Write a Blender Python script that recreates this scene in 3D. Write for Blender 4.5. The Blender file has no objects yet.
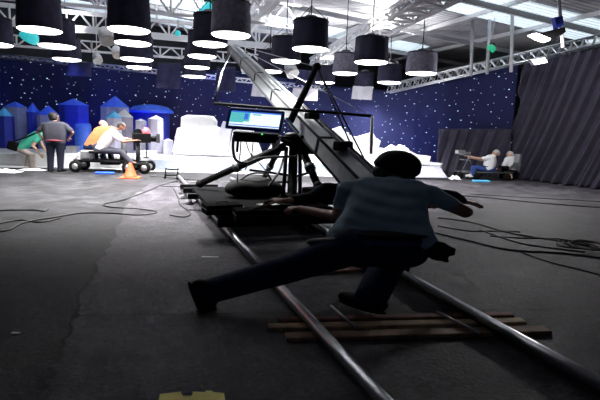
import bpy, bmesh, math, random
from mathutils import Vector, Matrix
R_ = math.radians
random.seed(7)
SC = bpy.context.scene
COL = SC.collection
# ------------------------------------------------------------------ camera
FPX = 480.0
CAM = Vector((0, 0, 1.5))
YAW, PITCH, ROLL = R_(19.8), R_(8.65), R_(2.0)
FWD = Vector((math.sin(YAW) * math.cos(PITCH), math.cos(YAW) * math.cos(PITCH), -math.sin(PITCH)))
RGT0 = Vector((math.cos(YAW), -math.sin(YAW), 0))
FH = Vector((math.sin(YAW), math.cos(YAW), 0))
UP0 = RGT0.cross(FWD)
CR = RGT0 * math.cos(ROLL) + UP0 * math.sin(ROLL)
CU = UP0 * math.cos(ROLL) - RGT0 * math.sin(ROLL)
cd = bpy.data.cameras.new('camera'); cam = bpy.data.objects.new('camera', cd); COL.objects.link(cam)
cd.sensor_width = 36; cd.lens = FPX * 36 / 600; cd.clip_end = 200
cam.matrix_world = Matrix(((CR.x, CU.x, -FWD.x, CAM.x), (CR.y, CU.y, -FWD.y, CAM.y), (CR.z, CU.z, -FWD.z, CAM.z), (0, 0, 0, 1)))
SC.camera = cam

def ray(px, py): return FWD + CR * ((px - 300) / FPX) + CU * ((200 - py) / FPX)
def W(px, py, d): return CAM + ray(px, py) * d            # point at camera depth d
def G(px, py, z=0.0):                                     # point at height z
    r = ray(px, py); return CAM + r * ((z - CAM.z) / r.z)
def proj(p):
    v = Vector(p) - CAM; d = v.dot(FWD)
    return (300 + FPX * v.dot(CR) / d, 200 - FPX * v.dot(CU) / d, d)
def zat(p, py):                                           # height above ground point p that shows at row py
    lo, hi = -1.0, 12.0
    for _ in range(40):
        m = (lo + hi) / 2
        if proj((p.x, p.y, m))[1] > py: lo = m
        else: hi = m
    return lo

# ------------------------------------------------------------------ materials
def mat(name, col, rough=.6, metal=0, noise=.15, scale=8, bump=0, emit=None, estr=0, spec=.5, sheen=0):
    m = bpy.data.materials.new(name); m.use_nodes = True
    nt = m.node_tree; b = nt.nodes['Principled BSDF']
    b.inputs['Roughness'].default_value = rough; b.inputs['Metallic'].default_value = metal
    b.inputs['Specular IOR Level'].default_value = spec
    tc = nt.nodes.new('ShaderNodeTexCoord'); nz = nt.nodes.new('ShaderNodeTexNoise')
    nz.inputs['Scale'].default_value = scale; nz.inputs['Detail'].default_value = 4
    nt.links.new(tc.outputs['Object'], nz.inputs['Vector'])
    rp = nt.nodes.new('ShaderNodeValToRGB')
    c = Vector(col[:3])
    rp.color_ramp.elements[0].position = .3; rp.color_ramp.elements[1].position = .7
    rp.color_ramp.elements[0].color = (*(c * (1 - noise)), 1); rp.color_ramp.elements[1].color = (*(c * (1 + noise)), 1)
    nt.links.new(nz.outputs['Fac'], rp.inputs['Fac']); nt.links.new(rp.outputs['Color'], b.inputs['Base Color'])
    if bump:
        bp = nt.nodes.new('ShaderNodeBump'); bp.inputs['Strength'].default_value = bump; bp.inputs['Distance'].default_value = .02
        nt.links.new(nz.outputs['Fac'], bp.inputs['Height']); nt.links.new(bp.outputs['Normal'], b.inputs['Normal'])
    if emit:
        b.inputs['Emission Color'].default_value = (*emit, 1); b.inputs['Emission Strength'].default_value = estr
    if sheen: b.inputs['Sheen Weight'].default_value = sheen
    return m

def floor_mat(name, col, rlo, rhi, warm):
    m = bpy.data.materials.new(name); m.use_nodes = True
    nt = m.node_tree; b = nt.nodes['Principled BSDF']; L = nt.links.new
    tc = nt.nodes.new('ShaderNodeTexCoord')
    def nz(scale, det, rough=.6):
        n = nt.nodes.new('ShaderNodeTexNoise'); n.inputs['Scale'].default_value = scale; n.inputs['Detail'].default_value = det
        n.inputs['Roughness'].default_value = rough; L(tc.outputs['Object'], n.inputs['Vector']); return n
    big, mid, fine = nz(.8, 7, .7), nz(3.2, 8, .72), nz(26, 4, .8)
    def ramp(n, p0, p1, c0, c1):
        r = nt.nodes.new('ShaderNodeValToRGB'); r.color_ramp.elements[0].position = p0; r.color_ramp.elements[1].position = p1
        r.color_ramp.elements[0].color = (*c0, 1); r.color_ramp.elements[1].color = (*c1, 1); L(n.outputs['Fac'], r.inputs['Fac']); return r
    c = Vector(col)
    r1 = ramp(big, .35, .7, c * .6, c * 1.35); r2 = ramp(mid, .40, .60, (.3, .3, .3), (1.15, 1.15, 1.15)); r3 = ramp(fine, .3, .7, (.5, .5, .5), (1.45, 1.45, 1.45))
    m1 = nt.nodes.new('ShaderNodeMixRGB'); m1.blend_type = 'MULTIPLY'; m1.inputs[0].default_value = 1; L(r1.outputs[0], m1.inputs[1]); L(r2.outputs[0], m1.inputs[2])
    m2 = nt.nodes.new('ShaderNodeMixRGB'); m2.blend_type = 'MULTIPLY'; m2.inputs[0].default_value = 1; L(m1.outputs[0], m2.inputs[1]); L(r3.outputs[0], m2.inputs[2])
    L(m2.outputs[0], b.inputs['Base Color'])
    rr = ramp(mid, .3, .7, (rlo,) * 3, (rhi,) * 3); L(rr.outputs[0], b.inputs['Roughness'])
    b.inputs['Specular IOR Level'].default_value = .2
    bp = nt.nodes.new('ShaderNodeBump'); bp.inputs['Strength'].default_value = .7; bp.inputs['Distance'].default_value = .02
    ad = nt.nodes.new('ShaderNodeMath'); ad.operation = 'ADD'; L(mid.outputs['Fac'], ad.inputs[0]); L(fine.outputs['Fac'], ad.inputs[1])
    L(ad.outputs[0], bp.inputs['Height']); L(bp.outputs['Normal'], b.inputs['Normal'])
    return m

def star_mat():
    m = bpy.data.materials.new('star_cloth_fabric'); m.use_nodes = True
    nt = m.node_tree; b = nt.nodes['Principled BSDF']; L = nt.links.new
    b.inputs['Base Color'].default_value = (.019, .022, .075, 1); b.inputs['Roughness'].default_value = .85
    b.inputs['Specular IOR Level'].default_value = .1
    uv = nt.nodes.new('ShaderNodeUVMap')
    mp = nt.nodes.new('ShaderNodeMapping'); mp.inputs['Scale'].default_value = (1.95, 3.1, 1); L(uv.outputs[0], mp.inputs[0])
    vo = nt.nodes.new('ShaderNodeTexVoronoi'); vo.voronoi_dimensions = '2D'; vo.inputs['Scale'].default_value = 1.25
    L(mp.outputs[0], vo.inputs['Vector'])
    sep = nt.nodes.new('ShaderNodeSeparateColor'); L(vo.outputs['Color'], sep.inputs[0])
    rad = nt.nodes.new('ShaderNodeMath'); rad.operation = 'MULTIPLY_ADD'; L(sep.outputs[0], rad.inputs[0]); rad.inputs[1].default_value = .045; rad.inputs[2].default_value = .028
    lt = nt.nodes.new('ShaderNodeMath'); lt.operation = 'LESS_THAN'; L(vo.outputs['Distance'], lt.inputs[0]); L(rad.outputs[0], lt.inputs[1])
    mu = nt.nodes.new('ShaderNodeMath'); mu.operation = 'MULTIPLY_ADD'; L(sep.outputs[1], mu.inputs[0]); mu.inputs[1].default_value = 1.6; mu.inputs[2].default_value = .25
    ms = nt.nodes.new('ShaderNodeMath'); ms.operation = 'MULTIPLY'; L(lt.outputs[0], ms.inputs[0]); L(mu.outputs[0], ms.inputs[1])
    b.inputs['Emission Color'].default_value = (.62, .85, 1, 1)
    L(ms.outputs[0], b.inputs['Emission Strength'])
    return m

M = {}
def defm():
    M['asphalt'] = floor_mat('worn_asphalt', (.036, .035, .039), .55, .85, 0)
    M['concrete'] = floor_mat('worn_concrete', (.07, .064, .076), .5, .8, 0)
    M['seam'] = mat('seam_gap', (.015, .015, .015), .9)
    M['roof'] = mat('roof_sheet', (.4, .4, .43), .6, noise=.2, scale=1.2)
    M['sky'] = mat('skylight', (.8, .85, .9), .4, emit=(.75, .9, 1), estr=1.2)
    M['steel_w'] = mat('white_painted_steel', (.85, .85, .87), .45, noise=.05)
    M['steel_g'] = mat('grey_steel', (.4, .4, .42), .5, noise=.1)
    M['alu'] = mat('aluminium', (.62, .63, .66), .35, 1, noise=.1)
    M['rail'] = mat('rail_steel', (.5, .51, .54), .3, .9, noise=.12, scale=20)
    M['wall'] = mat('dark_wall', (.03, .03, .035), .9)
    M['star'] = star_mat()
    M['drape'] = mat('black_drape', (.035, .031, .052), .8, noise=.2, scale=3, spec=.2, sheen=.25)
    M['skirt'] = mat('black_skirt_cloth', (.022, .022, .045), .85, noise=.3, scale=6, spec=.2)
    M['skirt_g'] = mat('grey_net_skirt', (.2, .19, .25), .85, noise=.3, scale=14, spec=.2)
    M['diff'] = mat('glowing_diffuser', (.95, .95, .95), .6, emit=(1, .985, .97), estr=5)
    M['flood'] = mat('flood_glass', (.95, .95, .95), .4, emit=(1, 1, .97), estr=9)
    M['white'] = mat('white_set_paint', (.78, .79, .82), .6, noise=.04)
    M['stage'] = mat('stage_white', (.8, .8, .82), .45, noise=.06)
    M['shade'] = mat('front_shade_tone', (.3, .34, .42), .6, noise=.1)  # darker tone puts the weaker light on the stage front into colour
    M['ltblue'] = mat('pale_blue_paint', (.36, .36, .46), .6, noise=.1)
    M['blue'] = mat('blue_paint', (.03, .12, .75), .5, noise=.12)
    M['cyan'] = mat('cyan_paint', (.1, .5, .85), .5, noise=.12)
    M['dblue'] = mat('deep_blue_paint', (.015, .03, .3), .55, noise=.15)
    M['black'] = mat('black_paint', (.005, .005, .0055), .65, spec=.1)
    M['deck'] = mat('black_deck', (.004, .004, .0045), .9, spec=.03)
    M['blackr'] = mat('black_rubber', (.004, .004, .0042), .75, spec=.15)
    M['cable'] = mat('cable_rubber', (.008, .008, .009), .6)
    M['dgrey'] = mat('dark_grey_paint', (.05, .052, .055), .5)
    M['arm'] = mat('crane_grey', (.3, .32, .33), .45, noise=.1)
    M['wood'] = mat('worn_plank_wood', (.22, .13, .075), .75, noise=.45, scale=9, bump=.3)
    M['woody'] = mat('pale_plank_wood', (.42, .29, .15), .75, noise=.4, scale=9, bump=.3)
    M['woodr'] = mat('red_stained_wood', (.2, .075, .05), .75, noise=.4, scale=9, bump=.3)
    M['cone'] = mat('cone_orange', (.95, .09, .02), .5, noise=.06)
    M['yellow'] = mat('yellow_plastic', (.6, .52, .01), .55, noise=.15)
    M['skin'] = mat('skin', (.34, .17, .11), .55, noise=.08)
    M['skin_l'] = mat('light_skin', (.6, .36, .26), .55, noise=.08)
    M['hair'] = mat('dark_hair', (.012, .01, .009), .6, noise=.3, scale=40, bump=.4)
    M['hair_g'] = mat('grey_hair', (.5, .46, .44), .6, noise=.3, scale=40, bump=.4)
    M['shirt_b'] = mat('blue_grey_knit', (.27, .37, .45), .85, noise=.12, scale=14, spec=.2)
    M['shirt_g'] = mat('charcoal_tee', (.05, .05, .065), .85, noise=.12, spec=.2)
    M['tee_w'] = mat('white_tee', (.85, .85, .87), .8, noise=.05)
    M['tee_gr'] = mat('green_tee', (.06, .5, .34), .8, noise=.08)
    M['vest'] = mat('orange_vest', (.7, .2, .07), .8, noise=.08)
    M['jean'] = mat('dark_jeans', (.012, .02, .055), .85, noise=.25, scale=20, spec=.2)
    M['jean_b'] = mat('blue_jeans', (.03, .06, .22), .85, noise=.2, spec=.2)
    M['trous'] = mat('black_trousers', (.006, .007, .016), .85, noise=.2, spec=.2)
    M['khaki'] = mat('khaki_trousers', (.42, .36, .33), .85, noise=.15, spec=.2)
    M['shorts'] = mat('blue_waistband', (.02, .025, .16), .8, noise=.2)
    M['eye'] = mat('eye_dark', (.02, .015, .012), .3)
    M['red'] = mat('red_lamp', (.9, .1, .12), .4, emit=(1, .08, .15), estr=1.2)
    M['teal'] = mat('teal_lamp_gel', (.05, .55, .6), .4, emit=(.05, .7, .75), estr=.5)
    M['green'] = mat('green_lamp_gel', (.03, .45, .2), .4, emit=(.02, .7, .35), estr=.35)
    M['scr_w'] = mat('screen_white', (.5, .5, .5), .3, emit=(.82, .95, 1), estr=1.15)
    M['scr_b'] = mat('screen_blue', (.05, .1, .4), .3, emit=(.05, .2, .85), estr=.9)
    M['scr_t'] = mat('screen_teal', (.05, .4, .4), .3, emit=(.12, .6, .62), estr=.9, noise=.5, scale=12)
    M['bezel'] = mat('monitor_bezel', (.015, .04, .35), .35)
    M['silver'] = mat('silver_metal', (.5, .5, .52), .35, .8)
    M['tin'] = mat('pale_plate', (.34, .35, .33), .45, .3)
    M['pink'] = mat('flag_white', (.75, .73, .8), .8, noise=.1, scale=5)
    M['bluebar'] = mat('blue_barrel', (.04, .13, .6), .5)
    M['paper'] = mat('crumpled_white_sheet', (.75, .76, .8), .8, noise=.1)
defm()

# ------------------------------------------------------------------ mesh builder
class MB:
    def __init__(s): s.bm = bmesh.new(); s.mi = 0
    def _mark(s, n0):
        s.bm.faces.ensure_lookup_table()
        for f in s.bm.faces[n0:]: f.material_index = s.mi
    def box(s, c, size, rot=None, bev=0):
        n0 = len(s.bm.faces)
        m = Matrix.Translation(Vector(c)) @ (rot.to_4x4() if rot else Matrix.Identity(4)) @ Matrix.Diagonal((*size, 1))
        r = bmesh.ops.create_cube(s.bm, size=1, matrix=m)
        if bev:
            es = list({e for v in r['verts'] for e in v.link_edges})
            bmesh.ops.bevel(s.bm, geom=es, offset=bev, segments=2, affect='EDGES', profile=.6)
        s._mark(n0); return s
    def beam(s, a, b, w, h, up=Vector((0, 0, 1)), w2=None, h2=None):
        a, b = Vector(a), Vector(b); d = (b - a).normalized(); x = d.cross(up).normalized(); y = x.cross(d).normalized()
        n0 = len(s.bm.faces); w2 = w if w2 is None else w2; h2 = h if h2 is None else h2
        v = [s.bm.verts.new(p + x * sx * ww / 2 + y * sy * hh / 2) for p, ww, hh in ((a, w, h), (b, w2, h2)) for sx, sy in ((-1, -1), (1, -1), (1, 1), (-1, 1))]
        for q in ((3, 2, 1, 0), (4, 5, 6, 7), (0, 1, 5, 4), (1, 2, 6, 5), (2, 3, 7, 6), (3, 0, 4, 7)): s.bm.faces.new([v[i] for i in q])
        s._mark(n0); return s
    def tube(s, pts, r, n=8, close=True, r2=None):
        pts = [Vector(p) for p in pts]; n0 = len(s.bm.faces); rings = []
        up = Vector((0, 0, 1)); px = None
        for i, p in enumerate(pts):
            d = (pts[min(i + 1, len(pts) - 1)] - pts[max(i - 1, 0)]).normalized()
            if px is None:
                x = d.cross(up)
                if x.length < .05: x = d.cross(Vector((1, 0, 0)))
            else: x = px - d * px.dot(d)
            x.normalize(); px = x; y = x.cross(d)
            rr = r if r2 is None else r + (r2 - r) * i / (len(pts) - 1)
            rings.append([s.bm.verts.new(p + (x * math.cos(t) + y * math.sin(t)) * rr) for t in (2 * math.pi * k / n for k in range(n))])
        for A, B in zip(rings, rings[1:]):
            for k in range(n): 
                f = s.bm.faces.new((A[k], A[(k + 1) % n], B[(k + 1) % n], B[k])); f.smooth = n > 5
        if close: s.bm.faces.new(rings[0][::-1]); s.bm.faces.new(rings[-1])
        s._mark(n0); return s
    def lathe(s, c, prof, n=24, axis='Z', wob=None, capb=True, capt=True, sx=1, ax=None):
        n0 = len(s.bm.faces); c = Vector(c); rings = []
        q = Matrix.Identity(3) if ax is None else Vector((0, 0, 1)).rotation_difference(Vector(ax)).to_matrix()
        for (r, z) in prof:
            rings.append([s.bm.verts.new(c + q @ Vector(((r * (1 + (wob(t, z) if wob else 0))) * math.cos(t) * sx, (r * (1 + (wob(t, z) if wob else 0))) * math.sin(t), z))) for t in (2 * math.pi * k / n for k in range(n))])
        for A, B in zip(rings, rings[1:]):
            for k in range(n):
                f = s.bm.faces.new((A[k], A[(k + 1) % n], B[(k + 1) % n], B[k])); f.smooth = True
        if capb: s.bm.faces.new(rings[0][::-1])
        if capt: s.bm.faces.new(rings[-1])
        s._mark(n0); return s
    def prism(s, poly, off):
        n0 = len(s.bm.faces); off = Vector(off)
        a = [s.bm.verts.new(Vector(p)) for p in poly]; b = [s.bm.verts.new(Vector(p) + off) for p in poly]
        s.bm.faces.new(a); s.bm.faces.new(b[::-1]); n = len(a)
        for i in range(n): s.bm.faces.new((a[(i + 1) % n], a[i], b[i], b[(i + 1) % n]))
        s._mark(n0); return s
    def quad(s, *p):
        n0 = len(s.bm.faces); s.bm.faces.new([s.bm.verts.new(Vector(q)) for q in p]); s._mark(n0); return s
    def sphere(s, c, r, sc=(1, 1, 1), n=12):
        n0 = len(s.bm.faces)
        bmesh.ops.create_uvsphere(s.bm, u_segments=n, v_segments=max(6, n // 2 + 1), radius=r, matrix=Matrix.Translation(Vector(c)) @ Matrix.Diagonal((*sc, 1)))
        s.bm.faces.ensure_lookup_table()
        for f in s.bm.faces[n0:]: f.smooth = True
        s._mark(n0); return s
    def build(s, name, m, parent=None, recalc=True, loc=None):
        if recalc: bmesh.ops.recalc_face_normals(s.bm, faces=s.bm.faces[:])
        me = bpy.data.meshes.new(name)
        o = bpy.data.objects.new(name, me); COL.objects.link(o)
        if parent is not None:
            off = Vector(parent.get('_o', (0, 0, 0))); o.parent = parent; o['_o'] = tuple(off)
        elif loc is not None: off = Vector(loc); o.location = off; o['_o'] = tuple(off)
        else:
            vs = [v.co for v in s.bm.verts]; n = len(vs)
            off = Vector((sum(v.x for v in vs) / n, sum(v.y for v in vs) / n, min(v.z for v in vs))); o.location = off; o['_o'] = tuple(off)
        bmesh.ops.translate(s.bm, verts=s.bm.verts[:], vec=-off)
        s.bm.to_mesh(me); s.bm.free()
        for mm in (m if isinstance(m, (list, tuple)) else [m]): me.materials.append(mm)
        return o

def thing(name, label, cat, loc, group=None):
    o = bpy.data.objects.new(name, None); COL.objects.link(o); o.location = Vector(loc); o['_o'] = tuple(Vector(loc))
    o.empty_display_size = .1; o['label'] = label; o['category'] = cat
    if group: o['group'] = group
    return o
def tag(o, label, cat, group=None, kind=None):
    o['label'] = label; o['category'] = cat
    if group: o['group'] = group
    if kind: o['kind'] = kind
    return o
def struct(o): o['kind'] = 'structure'; return o
def smooth_path(pts, k=6):
    pts = [Vector(p) for p in pts]; out = []
    P = [pts[0]] + pts + [pts[-1]]
    for i in range(1, len(P) - 2):
        a, b, c, d = P[i - 1:i + 3]
        for j in range(k):
            t = j / k
            out.append(.5 * ((2 * b) + (c - a) * t + (2 * a - 5 * b + 4 * c - d) * t * t + (3 * b - a - 3 * c + d) * t ** 3))
    out.append(pts[-1]); return out

def YP(px, py, Y):
    r = ray(px, py); return CAM + r * ((Y - CAM.y) / r.y)
def XP(px, py, X):
    r = ray(px, py); return CAM + r * ((X - CAM.x) / r.x)
V = Vector
# ------------------------------------------------------------------ setting: floor, walls, roof
FX0, FX1, FY0, FY1 = -16.0, 17.0, -5.0, 23.0
struct(MB().box(((FX0 + FX1) / 2, (FY0 + FY1) / 2, -.1), (FX1 - FX0, FY1 - FY0, .2)).build('floor', M['asphalt']))
edge_px = [(150, 183), (141, 190), (132, 197), (122, 217), (114, 233), (108, 246), (99, 262), (93, 276), (84, 287), (79, 306), (73, 319), (64, 340), (53, 362), (44, 385), (38, 402)]
ep = [G(*p) for p in edge_px]
ep = [V((p.x + random.uniform(-.035, .035), p.y, 0)) for p in smooth_path(ep, 4)]
poly = ep + [V((ep[-1].x, -2, 0)), V((16.5, -2, 0)), V((16.5, ep[0].y, 0))]
slab = MB(); slab.prism([(p.x, p.y, .004) for p in poly], (0, 0, -.03))
struct(slab.build('floor_concrete', M['concrete']))
sm = MB()
j0, j1 = G(77, 316), G(600, 309)
for a, b, w in ((j0, j1, .018), (V((ep[3].x + .02, G(132, 246).y, 0)), V((1.3, G(132, 246).y, 0)), .006)):
    n = 26; d = (b - a).normalized(); pr = V((-d.y, d.x, 0))
    for i in range(n):
        p, q = a.lerp(b, i / n), a.lerp(b, (i + 1) / n); ww = w * random.uniform(.4, 1.2)
        sm.quad(*[(v.x, v.y, .0052) for v in (p - pr * ww / 2, q - pr * ww / 2, q + pr * ww / 2, p + pr * ww / 2)])
for p, q in zip(ep, ep[1:]):
    w0, w1 = random.uniform(.004, .035), random.uniform(.004, .035)
    sm.quad((p.x - .004, p.y, .0054), (q.x - .004, q.y, .0054), (q.x + w1, q.y, .0054), (p.x + w0, p.y, .0054))
struct(sm.build('trim_1', M['seam']))

def roofz(X): return 4.75 + .075 * (13.5 - X)
def roofbox(x0, x1, y0, y1, t=.06, dz=0):
    b = MB()
    b.prism([(x0, y0, roofz(x0) + dz), (x1, y0, roofz(x1) + dz), (x1, y1, roofz(x1) + dz), (x0, y1, roofz(x0) + dz)], (0, 0, t)); return b
# roof sheeting gets ridges running down the slope
nt = M['roof'].node_tree; bs = nt.nodes['Principled BSDF']
for key in ('roof', 'sky'):
    nt = M[key].node_tree; bs = nt.nodes['Principled BSDF']
    wv = nt.nodes.new('ShaderNodeTexWave'); wv.bands_direction = 'Y'; wv.inputs['Scale'].default_value = 1.6; wv.inputs['Distortion'].default_value = 0
    tc = nt.nodes.new('ShaderNodeTexCoord'); nt.links.new(tc.outputs['Object'], wv.inputs['Vector'])
    bp = nt.nodes.new('ShaderNodeBump'); bp.inputs['Strength'].default_value = .8; bp.inputs['Distance'].default_value = .06
    nt.links.new(wv.outputs['Fac'], bp.inputs['Height']); nt.links.new(bp.outputs['Normal'], bs.inputs['Normal'])
    if key == 'sky':
        cr = nt.nodes.new('ShaderNodeMapRange'); cr.inputs['To Min'].default_value = .55; cr.inputs['To Max'].default_value = 1.25
        nt.links.new(wv.outputs['Fac'], cr.inputs['Value']); nt.links.new(cr.outputs[0], bs.inputs['Emission Strength'])
struct(roofbox(FX0, FX1, FY0, FY1).build('ceiling', M['roof']))
# skylight bands let into the roof (x0, x1, y0, y1)
SKYL = [(8.4, 16.5, 10.6, 12.6), (-6.0, 11.5, 17.2, 18.7), (-6.0, 4.0, 20.6, 22.0), (-5.0, 3.6, 13.2, 14.2), (3.0, 7.6, 12.2, 13.6)]
for i, (a, b, c, d) in enumerate(SKYL):
    struct(roofbox(a, b, c, d, .03, -.035).build('window_%d' % (i + 1), M['sky']))
struct(MB().box((FX0, 9, 3.6), (.2, 28, 7.2)).build('wall_left', M['wall']))
struct(MB().box((FX1, 9, 2.6), (.2, 28, 5.2)).build('wall_right', M['wall']))
struct(MB().box((.5, FY1, 3.6), (33, .2, 7.2)).build('wall_back', M['wall']))
# purlins along the hall and rafters down the slope
pur = []
for k, (px, py) in enumerate(((600, 12), (560, -5), (452, 0), (600, 36), (300, -4))):
    x = G(px, py, 4.8).x; pur.append(x)
    struct(MB().box((x, 9.5, roofz(x) - .09), (.07, 24, .12)).build('trim_%d' % (k + 2), M['steel_w']))
for k, (y, w) in enumerate(((10.9, .12), (14.7, .12), (18.2, .12), (7.0, .12))):
    b = MB(); b.beam((-12, y, roofz(-12) - .26), (16, y, roofz(16) - .26), w * .75, .14)
    struct(b.build('trim_%d' % (k + 8), M['steel_g']))

# ------------------------------------------------------------------ trusses
def box_truss(name, label, a, b, w, h, n, m, rc=.03, rl=.018, group=None):
    a, b = V(a), V(b); d = (b - a).normalized(); x = d.cross(V((0, 0, 1))).normalized(); y = x.cross(d).normalized()
    root = thing(name, label, 'truss', a, group)
    cs = {}
    for sx in (-1, 1):
        for sy in (-1, 1):
            o = x * sx * w / 2 + y * sy * h / 2; cs[sx, sy] = o
            MB().tube([a + o, b + o], rc, 8).build('chord', m, root)
    l = MB()
    for i in range(n):
        p, q = a.lerp(b, i / n), a.lerp(b, (i + 1) / n); mid = (p + q) / 2
        for A, B in (((-1, -1), (-1, 1)), ((1, -1), (1, 1)), ((-1, -1), (1, -1)), ((-1, 1), (1, 1))):
            l.tube([p + cs[A], mid + cs[B]], rl, 5, False); l.tube([mid + cs[B], q + cs[A]], rl, 5, False)
    l.build('lacing', m, root)
    return root
def flat_truss(name, label, a, b, h, n, m, plate=.1, thick=.08):
    a, b = V(a), V(b); root = thing(name, label, 'truss', a)
    up = V((0, 0, h))
    MB().beam(a, b, thick, plate).build('bottom_chord', m, root)
    MB().beam(a + up, b + up, thick, plate * .6).build('top_chord', m, root)
    l = MB()
    for i in range(n):
        p, q = a.lerp(b, i / n), a.lerp(b, (i + 1) / n); mid = (p + q) / 2
        l.tube([p, mid + up], .028, 6, False); l.tube([mid + up, q], .028, 6, False)
        l.tube([p, p + up], .03, 6, False)
    l.build('web', m, root)
    s = V((0, 0, roofz(a.x) - .05)); 
    for t in (.03, .5, .97):
        p = a.lerp(b, t) + up; MB().tube([p, (p.x, p.y, roofz(p.x) - .02)], .03, 6).build('hanger_rod', m, root)
    return root
# perforated white girders across the back, in front of each other
flat_truss('roof_truss', 'long white perforated roof girder crossing above the monitor and crane tip', YP(-20, 20, 14.6), YP(300, 49, 14.6), .42, 13, M['steel_w'], .17, .1)
flat_truss('roof_truss', 'thin white roof girder hung low beyond the small black flags', YP(-10, 44, 17.8), YP(262, 64, 17.8), .32, 12, M['steel_w'], .07, .07)
flat_truss('roof_truss', 'nearer white roof girder passing behind the two biggest hanging lamps', YP(-30, -5, 11.6), YP(300, 27, 11.6), .5, 9, M['steel_w'], .07, .08)
ta, tb = G(318, 62, 4.05), G(452, -12, 4.05)
box_truss('lattice_girder', 'broad bright white lattice girder running along the hall above the lamps', ta, tb + (tb - ta) * .1, .62, .22, 18, M['steel_w'], .05, .035)
ta, tb = G(262, 20, 4.6), G(292, -15, 4.6)
flat_truss('roof_truss', 'short white tapered girder beside the grey-netted space light', G(247, 33, 4.1), G(282, -8, 4.1), .3, 6, M['steel_w'], .2, .12)

# ------------------------------------------------------------------ star cloth and drapes
def top_px(px):
    T = [(-120, 42), (0, 53), (100, 64), (250, 72), (330, 86), (385, 90), (450, 78), (512, 65), (600, 47), (760, 12)]
    for (x0, y0), (x1, y1) in zip(T, T[1:]):
        if px <= x1: return y0 + (y1 - y0) * (px - x0) / (x1 - x0)
    return 12
def ribbon(bp, name, m, zb, zt, amp, wl, lean=0, parent=None, th=.03, step=.04, nz=14, seed=1):
    rnd = random.Random(seed)
    L = [0]
    for p, q in zip(bp, bp[1:]): L.append(L[-1] + (q - p).length)
    def at(s):
        s = max(0, min(L[-1] - 1e-6, s))
        for i in range(len(L) - 1):
            if s <= L[i + 1]: break
        t = (s - L[i]) / (L[i + 1] - L[i]); return bp[i].lerp(bp[i + 1], t), (bp[i + 1] - bp[i]).normalized()
    ph = [rnd.uniform(0, 6.28) for _ in range(4)]
    def off(s): 
        return amp * (math.sin(2 * math.pi * s / wl + 1.3 * math.sin(s * 1.1 + ph[0])) + .5 * math.sin(2 * math.pi * s / (wl * .43) + ph[1] + math.sin(s * 2.3 + ph[2])))
    n = int(L[-1] / step); bm = bmesh.new(); uvl = bm.loops.layers.uv.new('UVMap'); grid = []
    for i in range(n + 1):
        s = L[-1] * i / n; p, d = at(s); nr = V((-d.y, d.x, 0)); c = []
        z0, z1 = zb(p, s), zt(p, s)
        for j in range(nz + 1):
            t = j / nz; z = z0 + (z1 - z0) * t
            k = (1 - .55 * t)
            c.append((bm.verts.new(p + nr * off(s - lean * z * 1.0) * k + nr * (.35 * (1 - t) ** 3 * (-1 if lean else 0)) + V((0, 0, z))), (s, z)))
        grid.append(c)
    for i in range(n):
        for j in range(nz):
            q = (grid[i][j], grid[i + 1][j], grid[i + 1][j + 1], grid[i][j + 1])
            f = bm.faces.new([a[0] for a in q]); f.smooth = True
            for lp, a in zip(f.loops, q): lp[uvl].uv = a[1]
    me = bpy.data.meshes.new(name); bm.to_mesh(me); bm.free(); me.materials.append(m)
    o = bpy.data.objects.new(name, me); COL.objects.link(o)
    so = o.modifiers.new('thick', 'SOLIDIFY'); so.thickness = th
    if parent: o.parent = parent
    return o
B1 = smooth_path([V((-9, 22.4, 0)), V((-4, 21.6, 0)), V((3, 20.4, 0)), V((7.6, 18.7, 0)), G(418, 171) + V((0, .9, 0)), G(470, 174) + V((.35, .7, 0)), G(512, 178) + V((.5, .75, 0))], 8)
zt1 = lambda p, s: zat(p, top_px(proj((p.x, p.y, 3.5))[0]))
o = ribbon(B1, 'star_cloth', M['star'], lambda p, s: .02, zt1, .02, 1.5, seed=3)
tag(o, 'dark blue star cloth backdrop dotted with tiny white lights behind the stage', 'backdrop cloth')
B2 = smooth_path([G(511, 177) + V((.1, .1, 0)), G(540, 180.6), G(572, 185), G(600, 188.5), G(640, 194), G(700, 203)], 8)
o = ribbon(B2, 'pleated_drape', M['drape'], lambda p, s: .015, zt1, .13, .44, lean=.32, seed=5, step=.025, nz=48)
tag(o, 'tall black pleated drape hanging to the floor beyond the coiled cables', 'curtain')
B3 = smooth_path([G(437, 172.6) + V((-.05, 0, 0)), G(470, 174.5), G(507, 177.2)], 8)
o = ribbon(B3, 'low_drape', M['drape'], lambda p, s: .015, lambda p, s: zat(p, 129), .07, .4, lean=.25, seed=8)
tag(o, 'low black drape below the star cloth, behind the two seated men in white', 'curtain')
# lighting truss over the drape
box_truss('lighting_truss', 'silver box truss sloping along the top of the black pleated drape', W(388, 89, 17.5), W(640, 31, 13.2), .28, .26, 26, M['alu'], .028, .018)
box_truss('lighting_truss', 'slim silver truss along the top of the star cloth', W(-40, 52, 17.4), W(330, 89, 19.2), .16, .14, 40, M['alu'], .02, .013)

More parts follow.
